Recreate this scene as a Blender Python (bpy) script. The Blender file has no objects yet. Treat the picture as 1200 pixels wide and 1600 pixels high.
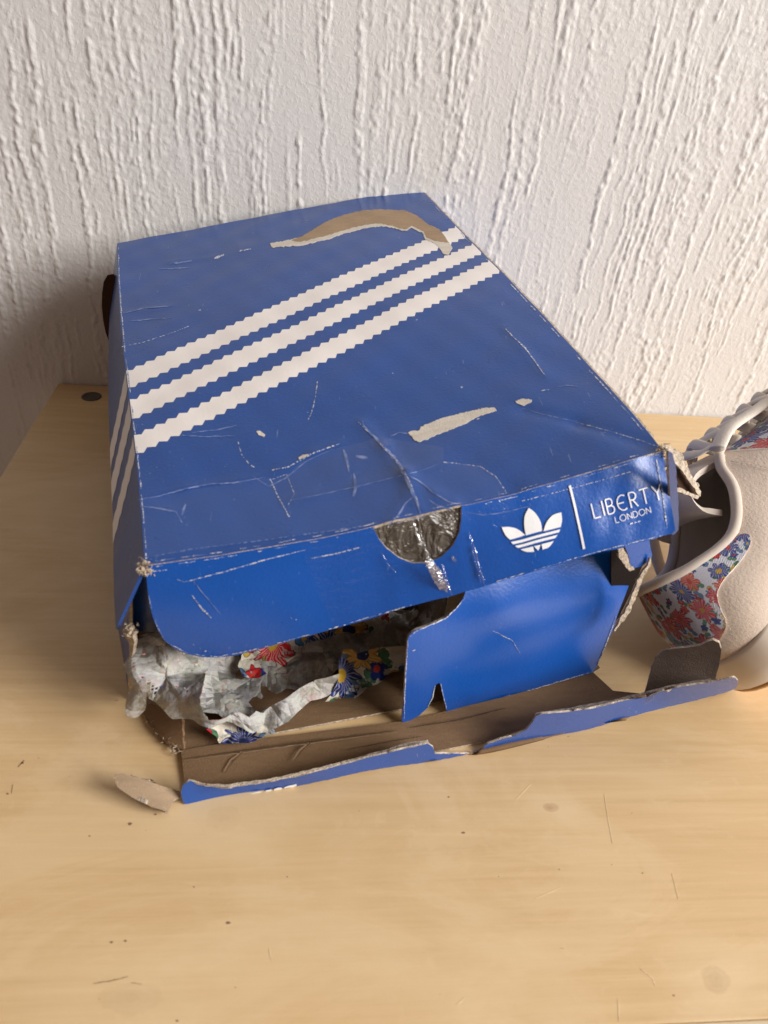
import bpy, bmesh, math, random
import numpy as np
from mathutils import Matrix, Vector
C = bpy.context.scene.collection
random.seed(7); RNG = np.random.default_rng(7)

# ------------------------------------------------------------------ camera, light, exposure
F_PX, YAW, PITCH, ROLL = 1172.09, -.138966, .62033, .1148207
EYE = np.array([.204375, -.592996, .304631])
def cam_axes():
    cy, sy, cp, sp = math.cos(YAW), math.sin(YAW), math.cos(PITCH), math.sin(PITCH)
    fwd = np.array([-sy*cp, cy*cp, -sp]); right = np.array([cy, sy, 0]); up = np.cross(right, fwd)
    cr, sr = math.cos(ROLL), math.sin(ROLL)
    return cr*right+sr*up, -sr*right+cr*up, fwd
AX, AY, AF = cam_axes(); MC = np.array([AX, AY, AF])
cd = bpy.data.cameras.new('camera'); cam = bpy.data.objects.new('camera', cd); C.objects.link(cam)
cd.sensor_fit = 'HORIZONTAL'; cd.sensor_width = 36; cd.lens = 36*F_PX/1200
cd.clip_start = .01; cd.clip_end = 100
cam.matrix_world = Matrix([[AX[i], AY[i], -AF[i], EYE[i]] for i in range(3)]+[[0, 0, 0, 1]])
cd.dof.use_dof = True; cd.dof.focus_distance = .47; cd.dof.aperture_fstop = 18
sc = bpy.context.scene; sc.camera = cam
w = bpy.data.worlds.new('World'); sc.world = w; w.use_nodes = True
w.node_tree.nodes['Background'].inputs[0].default_value = (1, .70, .53, 1)
w.node_tree.nodes['Background'].inputs[1].default_value = .18
def lamp(name, loc, target, size, power, col, sizey=None):
    l = bpy.data.lights.new(name, 'AREA'); l.energy = power; l.color = col; l.shape = 'RECTANGLE'
    l.size = size; l.size_y = sizey or size
    o = bpy.data.objects.new(name, l); C.objects.link(o); o.location = loc
    o.rotation_euler = (Vector(target)-Vector(loc)).to_track_quat('-Z', 'Y').to_euler()
    return o
lamp('window_light', (3.0, -1.65, 1.62), (.25, -.2, .06), 1.9, 208, (1, .972, .94), 1.6)
sc.view_settings.view_transform = 'Standard'; sc.view_settings.look = 'None'
sc.view_settings.exposure = 0; sc.view_settings.gamma = 1
sc.cycles.max_bounces = 8; sc.cycles.transparent_max_bounces = 12

# ------------------------------------------------------------------ geometry helpers
def ray(px, py):
    return EYE, np.array([(px-600)/F_PX, -(py-800)/F_PX, 1.]) @ MC
def on_z(px, py, z=0.):
    o, d = ray(px, py); return o+d*(z-o[2])/d[2]
def on_plane(px, py, P, n):
    o, d = ray(px, py); P = np.asarray(P); return o+d*((P-o) @ n)/(d @ n)
def project(P):
    d = (np.asarray(P, float)-EYE) @ MC.T
    return np.stack([600+F_PX*d[..., 0]/d[..., 2], 800-F_PX*d[..., 1]/d[..., 2]], -1)
def unit(v): v = np.asarray(v, float); return v/max(np.linalg.norm(v), 1e-12)

def flat_mesh(outlines, cell):
    """outline(s) in 2D, triangulated and cut along a square grid"""
    if not isinstance(outlines[0][0], (list, tuple, np.ndarray)): outlines = [outlines]
    bm = bmesh.new()
    for k, o in enumerate(outlines):
        f = bm.faces.new([bm.verts.new((p[0], p[1], 0)) for p in o])
    bm.normal_update()
    for f in bm.faces:
        if f.normal.z < 0: f.normal_flip()
    bmesh.ops.triangulate(bm, faces=bm.faces[:], ngon_method='EAR_CLIP')
    for ax in (0, 1):
        vals = [v.co[ax] for v in bm.verts]; lo, hi = min(vals), max(vals)
        k = math.ceil(lo/cell)
        while k*cell < hi:
            co = [0, 0, 0]; no = [0, 0, 0]; co[ax] = k*cell; no[ax] = 1
            bmesh.ops.bisect_plane(bm, geom=bm.verts[:]+bm.edges[:]+bm.faces[:], plane_co=co, plane_no=no, dist=cell*1e-4)
            k += 1
    bm.verts.index_update()
    V = np.array([(v.co.x, v.co.y) for v in bm.verts]); Fs = [[v.index for v in f.verts] for f in bm.faces]
    bm.free(); return V, Fs

def link_mesh(name, V, Fs, mats, parent=None, uv=None, fm=None, smooth=True, flat_faces=None):
    me = bpy.data.meshes.new(name)
    base = np.array(ROOTS.get(parent.name if parent else '', (0, 0, 0)))
    V = np.asarray(V, float)-base
    me.from_pydata(V.tolist(), [], Fs); me.validate()
    for m in (mats if isinstance(mats, (list, tuple)) else [mats]): me.materials.append(m)
    if fm is not None and len(fm) == len(me.polygons): me.polygons.foreach_set('material_index', fm)
    if smooth: me.polygons.foreach_set('use_smooth', [True]*len(me.polygons))
    if uv is not None:
        l = me.uv_layers.new(name='UVMap'); idx = np.empty(len(me.loops), int); me.loops.foreach_get('vertex_index', idx)
        l.data.foreach_set('uv', np.asarray(uv, float)[idx].ravel())
    o = bpy.data.objects.new(name, me); C.objects.link(o)
    if parent: o.parent = parent; ROOTS[o.name] = tuple(base)
    return o
ROOTS = {}
def root(name, loc, label, cat, group=None):
    o = bpy.data.objects.new(name, None); C.objects.link(o); o.location = loc; o.empty_display_size = .02
    o['label'] = label; o['category'] = cat; ROOTS[o.name] = tuple(loc)
    if group: o['group'] = group
    return o

def vnormals(V, Fs):
    N = np.zeros_like(V)
    for f in Fs:
        n = np.zeros(3)
        for i in range(1, len(f)-1): n += np.cross(V[f[i]]-V[f[0]], V[f[i+1]]-V[f[0]])
        for i in f: N[i] += n
    return N/np.maximum(np.linalg.norm(N, axis=1, keepdims=True), 1e-12)

def slab(name, V, Fs, thick, mats, parent, uv=None, ragged=0., toward=None, smooth=True):
    """a sheet with thickness: V is its front, seen from TOWARD; mats = front, back, edge"""
    V = np.asarray(V, float); N = vnormals(V, Fs)
    eye = EYE if toward is None else np.asarray(toward)
    if ((eye-V)*N).sum() < 0: Fs = [f[::-1] for f in Fs]; N = -N
    n = len(V); B = V-N*thick
    cnt = {}
    for f in Fs:
        for i in range(len(f)):
            a, b = f[i], f[(i+1) % len(f)]
            cnt[(a, b)] = cnt.get((a, b), 0)+1
    bd = [(a, b) for (a, b) in cnt if (b, a) not in cnt]
    VV = [V, B]; FF = [list(f) for f in Fs]+[[i+n for i in f[::-1]] for f in Fs]; fm = [0]*len(Fs)+[1]*len(Fs)
    ring = sorted({i for e in bd for i in e}); ia = {v: k for k, v in enumerate(ring)}
    m = len(ring); rr = np.array(ring)
    VV += [V[rr], (V[rr]+B[rr])/2+(RNG.normal(0, ragged, (m, 3)) if ragged else 0), B[rr]]
    for a, b in bd:
        for s in (0, 1):
            o = 2*n+s*m
            FF.append([o+ia[b], o+ia[a], o+m+ia[a], o+m+ia[b]]); fm.append(min(2, len(mats)-1))
    VV = np.concatenate(VV)
    U = None
    if uv is not None:
        uv = np.asarray(uv); U = np.concatenate([uv, uv, uv[rr], uv[rr], uv[rr]])
    return link_mesh(name, VV, FF, mats, parent, U, fm, smooth)

def tps(pts, vals):
    """thin-plate interpolation of values over 2D points"""
    P = np.asarray(pts, float); n = len(P)
    def K(A, B):
        r2 = ((A[:, None]-B[None])**2).sum(-1); return r2*np.log(r2+1e-9)
    s = P.std()+1e-9; Q = P/s
    M = np.zeros((n+3, n+3)); M[:n, :n] = K(Q, Q)+np.eye(n)*1e-6; M[:n, n] = 1; M[:n, n+1:] = Q; M[n, :n] = 1; M[n+1:, :n] = Q.T
    c = np.linalg.solve(M, np.concatenate([np.asarray(vals, float), np.zeros(3)]))
    return lambda X: K(np.asarray(X, float)/s, Q) @ c[:n]+c[n]+(np.asarray(X, float)/s) @ c[n+1:]

def jag(pts, step, amp, rng=random):
    """outline with torn, uneven edges"""
    out = []
    for i, p in enumerate(pts):
        q = pts[(i+1) % len(pts)]; d = math.hypot(q[0]-p[0], q[1]-p[1]); n = max(1, int(d/step))
        for k in range(n):
            t = k/n; a = amp if 0 < k else amp*.3
            out.append((p[0]+(q[0]-p[0])*t+rng.uniform(-a, a), p[1]+(q[1]-p[1])*t+rng.uniform(-a, a)))
    return out

def px_sheet(name, outline, depth, mats, parent, thick=.0012, cell=14, crumple=None, ragged=0., lift=0., zmin=-1.):
    flat = not (parent is not None and parent.name.startswith('tissue'))
    """a sheet whose outline was measured in the photograph; DEPTH gives where it stands:
    ('plane', P, n) or a list of (x, y, 'y' or 'z', value) for a curved sheet"""
    V2, Fs = flat_mesh(outline, cell)
    if depth[0] == 'plane':
        V = np.array([on_plane(p[0], p[1], depth[1], depth[2]) for p in V2])
    else:
        pts, iv = [], []
        for x, y, ax, val in depth:
            o, d = ray(x, y); k = 'xyz'.index(ax); t = (val-o[k])/d[k]; pts.append((x, y)); iv.append(1/t)
        f = tps(pts, iv); T = 1/f(V2)
        V = np.array([ray(p[0], p[1])[1] for p in V2])*T[:, None]+EYE
    V = EYE+(V-EYE)*np.where(V[:, 2] < zmin, (EYE[2]-zmin)/(EYE[2]-V[:, 2]), 1)[:, None]
    N = vnormals(V, Fs)
    if ((EYE-V)*N).sum() < 0: N = -N
    uv = V2*(np.linalg.norm(V-EYE, axis=1).mean()/F_PX)
    if crumple is not None: V = V+N*crumple(uv)[:, None]
    if lift: V = V+N*lift
    return slab(name, V, Fs, thick, mats, parent, uv, ragged, smooth=flat)

def crumpler(amp, size, seed, fine=.35):
    """crushed paper: tilted facets meeting in ridges, crossed by sharp folds"""
    r = np.random.default_rng(seed)
    def f(uv):
        h = np.zeros(len(uv)); lo = uv.min(0); hi = uv.max(0)
        for s, a, kq in ((size, amp*.55, .7), (size*.45, amp*fine*.9, .6)):
            gx, gy = np.meshgrid(np.arange(lo[0]-2*s, hi[0]+2*s, s), np.arange(lo[1]-2*s, hi[1]+2*s, s))
            P = np.c_[gx.ravel(), gy.ravel()]+r.uniform(-.5, .5, (gx.size, 2))*s; g = r.normal(0, 1, P.shape); c = r.uniform(0, 1, len(P))
            d = (uv[:, None]-P[None])/s; q = (d**2).sum(-1)
            h += a*np.max((g[None]*d).sum(-1)*.9+c[None]*.9-q*kq-np.sqrt(q+1e-9)*.5, 1)
        for k in range(6):
            th = r.uniform(0, math.pi); s = size*r.uniform(.5, 1.6); x = (uv @ np.array([math.cos(th), math.sin(th)]))/s+r.uniform(0, 1)+.3*np.sin(uv[:, 0]/size*r.uniform(.5, 1.2)+k)+.2*np.sin(uv[:, 1]/size*r.uniform(.5, 1.2)+k)
            h += amp*.42*(s/size)*np.abs(2*(x-np.floor(x+.5)))*(.5+.5*np.sin(uv[:, 0]/size*.8+uv[:, 1]/size*.9+k*1.7))
        return h-h.mean()
    return f

# ------------------------------------------------------------------ material helpers
def new_mat(name):
    m = bpy.data.materials.new(name); m.use_nodes = True; nt = m.node_tree
    return m, nt, nt.nodes['Principled BSDF']
def N_(nt, t, **kw):
    n = nt.nodes.new(t)
    for k, v in kw.items(): setattr(n, k, v)
    return n
def sock(nt, n, i, v):
    if isinstance(v, bpy.types.NodeSocket): nt.links.new(v, n.inputs[i])
    elif v is not None: n.inputs[i].default_value = v
def math_(nt, op, a, b=None, c=None, clamp=False):
    n = N_(nt, 'ShaderNodeMath', operation=op, use_clamp=clamp)
    for i, v in enumerate((a, b, c)): sock(nt, n, i, v)
    return n.outputs[0]
def vmath(nt, op, a, b=None):
    n = N_(nt, 'ShaderNodeVectorMath', operation=op); sock(nt, n, 0, a); sock(nt, n, 1, b)
    return n.outputs['Value'] if op in ('LENGTH', 'DOT_PRODUCT', 'DISTANCE') else n.outputs[0]
def mix(nt, fac, a, b, blend='MIX'):
    n = N_(nt, 'ShaderNodeMix', data_type='RGBA', blend_type=blend)
    sock(nt, n, 0, fac)
    for i, v in ((6, a), (7, b)):
        if isinstance(v, tuple) and len(v) == 3: v = (*v, 1)
        sock(nt, n, i, v)
    return n.outputs[2]
def smooth(nt, x, lo, hi):
    n = N_(nt, 'ShaderNodeMapRange', interpolation_type='SMOOTHSTEP'); sock(nt, n, 0, x)
    n.inputs[1].default_value = lo; n.inputs[2].default_value = hi
    return n.outputs[0]
def noise(nt, vec, scale, detail=3, rough=.5, dist=0.):
    n = N_(nt, 'ShaderNodeTexNoise'); sock(nt, n, 'Vector', vec); n.inputs['Scale'].default_value = scale
    n.inputs['Detail'].default_value = detail; n.inputs['Roughness'].default_value = rough; n.inputs['Distortion'].default_value = dist
    return n.outputs[0]
def mapping(nt, vec, scale=(1, 1, 1), loc=(0, 0, 0), rot=(0, 0, 0)):
    n = N_(nt, 'ShaderNodeMapping'); sock(nt, n, 0, vec)
    n.inputs[1].default_value = loc; n.inputs[2].default_value = rot; n.inputs[3].default_value = scale
    return n.outputs[0]
def bump(nt, h, strength, dist, normal=None):
    n = N_(nt, 'ShaderNodeBump'); sock(nt, n, 'Height', h); n.inputs['Strength'].default_value = strength
    n.inputs['Distance'].default_value = dist; sock(nt, n, 'Normal', normal); return n.outputs[0]
def coords(nt, which='Object'): return N_(nt, 'ShaderNodeTexCoord').outputs[which]
def ramp(nt, x, stops, interp='LINEAR'):
    n = N_(nt, 'ShaderNodeValToRGB'); sock(nt, n, 0, x); cr = n.color_ramp; cr.interpolation = interp
    while len(cr.elements) < len(stops): cr.elements.new(.5)
    for e, (p, c) in zip(cr.elements, stops): e.position = p; e.color = (*c, 1)
    return n.outputs[0]

def mat_blue(name='blue_print', base=(.003, .058, .275), rough=.3, specks=.5, lines=1.):
    m, nt, b = new_mat(name); co = coords(nt)
    n1 = noise(nt, co, 22, 4); col = mix(nt, n1, tuple(c*.85 for c in base), tuple(c*1.12 for c in base))
    sp = noise(nt, co, 900, 2, .6); reg = smooth(nt, noise(nt, co, 28, 3, .6), .50, .68)
    spm = math_(nt, 'MULTIPLY', smooth(nt, sp, .715, .75), reg)
    sc1 = noise(nt, mapping(nt, co, (260, 22, 60), rot=(.2, .1, .5)), 3.2, 2, .5); scm = math_(nt, 'MULTIPLY', smooth(nt, sc1, .735, .76), .35)
    mask = math_(nt, 'MULTIPLY', math_(nt, 'MAXIMUM', spm, scm), specks)
    col = mix(nt, mask, col, (.55, .57, .60))
    nt.links.new(col, b.inputs['Base Color'])
    r = math_(nt, 'MULTIPLY_ADD', noise(nt, co, 45, 4), .16, rough-.08); nt.links.new(r, b.inputs['Roughness'])
    b.inputs['Specular IOR Level'].default_value = .5; b.inputs['Coat Weight'].default_value = .15 if name == 'blue_print' else .35; b.inputs['Coat Roughness'].default_value = .22
    h = math_(nt, 'ADD', noise(nt, co, 700, 2), math_(nt, 'MULTIPLY', noise(nt, co, 60, 3), 1.6*lines))
    nt.links.new(bump(nt, h, .16, .0007), b.inputs['Normal'])
    return m
def mat_print(name, base, rough=.45):
    m, nt, b = new_mat(name); co = coords(nt)
    n1 = noise(nt, co, 60, 4, .6); col = mix(nt, n1, tuple(c*.93 for c in base), tuple(min(1, c*1.04) for c in base))
    wear = smooth(nt, noise(nt, co, 500, 3, .7), .70, .76); col = mix(nt, math_(nt, 'MULTIPLY', wear, .35), col, (.25, .25, .33))
    nt.links.new(col, b.inputs['Base Color']); b.inputs['Roughness'].default_value = rough
    nt.links.new(bump(nt, noise(nt, co, 600, 2), .1, .0005), b.inputs['Normal'])
    return m
def mat_board(name, base, fibre=1., rough=.85, flutes=0.):
    m, nt, b = new_mat(name); co = coords(nt)
    n1 = noise(nt, mapping(nt, co, (14, 60, 60)), 6, 5, .65); n2 = noise(nt, co, 1300, 3, .7)
    col = mix(nt, n1, tuple(c*.78 for c in base), tuple(c*1.2 for c in base))
    col = mix(nt, math_(nt, 'MULTIPLY', smooth(nt, n2, .60, .72), .4), col, tuple(c*.55 for c in base))
    col = mix(nt, math_(nt, 'MULTIPLY', smooth(nt, noise(nt, co, 800, 2, .6), .64, .72), .4), col, tuple(min(1, c*1.6) for c in base))
    nt.links.new(col, b.inputs['Base Color']); b.inputs['Roughness'].default_value = rough
    b.inputs['Specular IOR Level'].default_value = .2
    h = math_(nt, 'ADD', n2, math_(nt, 'MULTIPLY', n1, 1.))
    nt.links.new(bump(nt, h, .5*fibre, .0008), b.inputs['Normal'])
    return m
def mat_edge(name, base):
    """torn corrugated edge: pale paper layers with darker gaps"""
    m, nt, b = new_mat(name); co = coords(nt)
    n = noise(nt, co, 420, 4, .75); n2 = noise(nt, co, 1500, 2, .6)
    col = ramp(nt, n, [(.32, tuple(c*.38 for c in base)), (.46, tuple(c*.85 for c in base)), (.62, tuple(min(1, c*1.25) for c in base))])
    nt.links.new(col, b.inputs['Base Color']); b.inputs['Roughness'].default_value = .95
    nt.links.new(bump(nt, math_(nt, 'ADD', n, n2), .9, .001), b.inputs['Normal'])
    return m
def mat_clear(name, rough=.12, alpha=.93, tint=(.9, .92, 1), scale=90, strength=.5, spec=1.):
    """clear adhesive film: mostly see-through, glossy, wrinkled"""
    m = bpy.data.materials.new(name); m.use_nodes = True; nt = m.node_tree; nt.nodes.clear(); co = coords(nt)
    out = N_(nt, 'ShaderNodeOutputMaterial'); tr = N_(nt, 'ShaderNodeBsdfTransparent'); gl = N_(nt, 'ShaderNodeBsdfGlossy')
    gl.inputs['Color'].default_value = (*tint, 1); gl.inputs['Roughness'].default_value = rough
    h = noise(nt, mapping(nt, co, (1, 1, 2.5), rot=(0, 0, .4)), scale, 3, .6, .8)
    bn = bump(nt, h, strength, .002); nt.links.new(bn, gl.inputs['Normal'])
    fac = 1-alpha
    mx = N_(nt, 'ShaderNodeMixShader'); mx.inputs[0].default_value = fac; nt.links.new(tr.outputs[0], mx.inputs[1]); nt.links.new(gl.outputs[0], mx.inputs[2])
    nt.links.new(mx.outputs[0], out.inputs[0]); return m

def flowers(nt, uv, density, back, palette, petals=6, fade=0., rough=0.):
    """scattered flowers, built from cell centres and petal angles"""
    def layer(sc_, off, npet, base_r, amp, pal, under, keep, centre_r=.11, stripe=True):
        v0 = mapping(nt, uv, (density*sc_, density*sc_, 0), (off, off*1.7, 0))
        wob = N_(nt, 'ShaderNodeTexNoise'); nt.links.new(v0, wob.inputs['Vector']); wob.inputs['Scale'].default_value = 3.5
        v = vmath(nt, 'ADD', v0, vmath(nt, 'MULTIPLY', vmath(nt, 'SUBTRACT', wob.outputs['Color'], (.5, .5, .5)), (.22, .22, 0)))
        vo = N_(nt, 'ShaderNodeTexVoronoi', voronoi_dimensions='2D'); nt.links.new(v, vo.inputs['Vector'])
        vo.inputs['Scale'].default_value = 1; vo.inputs['Randomness'].default_value = .75
        d = vmath(nt, 'SUBTRACT', v, vo.outputs['Position']); s = N_(nt, 'ShaderNodeSeparateXYZ'); nt.links.new(d, s.inputs[0])
        x, y = s.outputs[0], s.outputs[1]; ang = math_(nt, 'ARCTAN2', y, x)
        r = math_(nt, 'SQRT', math_(nt, 'ADD', math_(nt, 'MULTIPLY', x, x), math_(nt, 'MULTIPLY', y, y)))
        sc = N_(nt, 'ShaderNodeSeparateColor'); nt.links.new(vo.outputs['Color'], sc.inputs[0])
        rnd, rnd2, rnd3 = sc.outputs[0], sc.outputs[1], sc.outputs[2]
        ph = math_(nt, 'MULTIPLY', rnd2, 6.28)
        R = math_(nt, 'MULTIPLY_ADD', math_(nt, 'ABSOLUTE', math_(nt, 'SINE', math_(nt, 'ADD', math_(nt, 'MULTIPLY', ang, npet/2), ph))), amp, base_r)
        R = math_(nt, 'MULTIPLY', R, math_(nt, 'MULTIPLY_ADD', rnd3, .5, .7))
        ins = smooth(nt, math_(nt, 'SUBTRACT', R, r), -.008, .012)
        ins = math_(nt, 'MULTIPLY', ins, smooth(nt, rnd3, keep, keep+.01))
        edge = math_(nt, 'MULTIPLY', smooth(nt, math_(nt, 'SUBTRACT', R, r), .05, .02), ins)
        n = len(pal); c = ramp(nt, rnd, [(k/n, pal[k]) for k in range(n)], 'CONSTANT')
        if stripe:
            st = smooth(nt, math_(nt, 'SINE', math_(nt, 'MULTIPLY', ang, npet*3)), .35, .75)
            c = mix(nt, math_(nt, 'MULTIPLY', st, .55), c, (.62, .60, .55))
        c = mix(nt, math_(nt, 'MULTIPLY', edge, .8), c, (.02, .025, .06))
        cen = smooth(nt, math_(nt, 'SUBTRACT', centre_r, r), -.01, .01)
        c = mix(nt, cen, c, ramp(nt, rnd2, [(0, (.55, .33, .03)), (.4, (.5, .05, .03)), (.75, (.02, .03, .12))], 'CONSTANT'))
        return mix(nt, ins, under, c)
    c = layer(2.3, 3.1, 2, .10, .34, [(.05, .16, .07), (.08, .22, .12), (.10, .20, .35), (.5, .35, .04)], back, .18, .02, False)
    c = layer(1.9, 9.7, 5, .20, .14, palette[::-1], c, .30, .10, False)
    c = layer(1, 0, petals, .30 if petals == 7 else .26, .22, palette, c, .02)
    return c

LIB = [(.55, .015, .02), (.012, .03, .20), (.06, .17, .38), (.58, .06, .02), (.50, .01, .02), (.62, .34, .02), (.02, .04, .26), (.60, .02, .05)]
def mat_floral(name, kind):
    m, nt, b = new_mat(name); uv = coords(nt, 'UV'); co = coords(nt)
    if kind == 'print':
        c = flowers(nt, uv, 34, (.62, .57, .47), LIB, 9); rough = .75
    elif kind == 'reverse':
        c = flowers(nt, uv, 40, (.50, .485, .47), LIB, 6)
        blur = noise(nt, uv, 120, 4, .7)
        c2 = ramp(nt, noise(nt, uv, 75, 5, .75), [(.28, (.22, .23, .32)), (.40, (.40, .39, .385)), (.50, (.45, .44, .41)), (.56, (.44, .46, .40)), (.62, (.46, .31, .29)), (.70, (.43, .42, .39))])
        c = mix(nt, .93, c, c2)
        c = mix(nt, math_(nt, 'MULTIPLY', smooth(nt, noise(nt, uv, 700, 3, .8), .52, .66), .55), c, (.22, .23, .27)); rough = .7
    else:
        c = flowers(nt, uv, 58, (.66, .66, .74), LIB, 7); rough = .6
    nt.links.new(c, b.inputs['Base Color']); b.inputs['Roughness'].default_value = rough
    b.inputs['Specular IOR Level'].default_value = .3
    if kind == 'embroidery':
        wv = N_(nt, 'ShaderNodeTexWave'); nt.links.new(mapping(nt, uv, rot=(0, 0, .6)), wv.inputs['Vector']); wv.inputs['Scale'].default_value = 330
        wv.inputs['Distortion'].default_value = 3
        h = math_(nt, 'ADD', wv.outputs[1], math_(nt, 'MULTIPLY', noise(nt, uv, 500, 2), 1.5))
        nt.links.new(bump(nt, h, .7, .0009), b.inputs['Normal'])
        b.inputs['Sheen Weight'].default_value = .2
    else:
        wv = vmath(nt, 'ADD', uv, vmath(nt, 'MULTIPLY', N_(nt, 'ShaderNodeTexNoise').outputs['Color'], (.0, .0, .0)))
        hs = []
        for sc_, st in ((48, 1.1), (120, .6), (330, .3)):
            vo = N_(nt, 'ShaderNodeTexVoronoi', voronoi_dimensions='2D', feature='F2'); vo2 = N_(nt, 'ShaderNodeTexVoronoi', voronoi_dimensions='2D', feature='F1')
            mp = mapping(nt, uv, (1, 1.35, 1), rot=(0, 0, .5+sc_))
            for q in (vo, vo2): nt.links.new(mp, q.inputs['Vector']); q.inputs['Scale'].default_value = sc_; q.inputs['Randomness'].default_value = 1
            cone = math_(nt, 'SUBTRACT', vo.outputs['Distance'], vo2.outputs['Distance'])
            hs.append(math_(nt, 'MULTIPLY', cone, st*75/sc_*1.6))
        h = math_(nt, 'ADD', math_(nt, 'ADD', hs[0], hs[1]), hs[2])
        nt.links.new(bump(nt, h, .5, .006), b.inputs['Normal'])
    return m
def mat_suede(name, base, grain=1., rough=.9):
    m, nt, b = new_mat(name); co = coords(nt)
    n = noise(nt, mapping(nt, co, (1, 1, 1.8)), 520, 4, .7); n2 = noise(nt, co, 30, 3)
    col = mix(nt, n2, tuple(c*.92 for c in base), tuple(c*1.05 for c in base)); col = mix(nt, math_(nt, 'MULTIPLY', smooth(nt, n, .5, .7), .25*grain), col, tuple(c*.72 for c in base))
    nt.links.new(col, b.inputs['Base Color']); b.inputs['Roughness'].default_value = rough
    b.inputs['Sheen Weight'].default_value = .25*grain; b.inputs['Specular IOR Level'].default_value = .25
    nt.links.new(bump(nt, n, min(1, .6*grain), .0009*grain), b.inputs['Normal']); return m

M = {}
M['blue'] = mat_blue(); M['blue_front'] = mat_blue('blue_front_print', (.003, .078, .38), .3, .35, .7)
M['white'] = mat_print('white_print', (.82, .78, .76), .5); M['white_bright'] = mat_print('white_lettering', (.88, .89, .91), .4)
M['board'] = mat_board('brown_board', (.20, .122, .066)); M['board_grey'] = mat_board('grey_brown_board', (.13, .098, .08))
M['edge'] = mat_edge('torn_board_edge', (.56, .47, .37)); M['tan'] = mat_board('torn_tan_paper', (.36, .26, .17), .8); M['pale'] = mat_board('torn_pale_paper', (.62, .57, .50), 1.)
M['thumb'] = mat_board('dark_brown_board', (.055, .025, .016))

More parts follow.
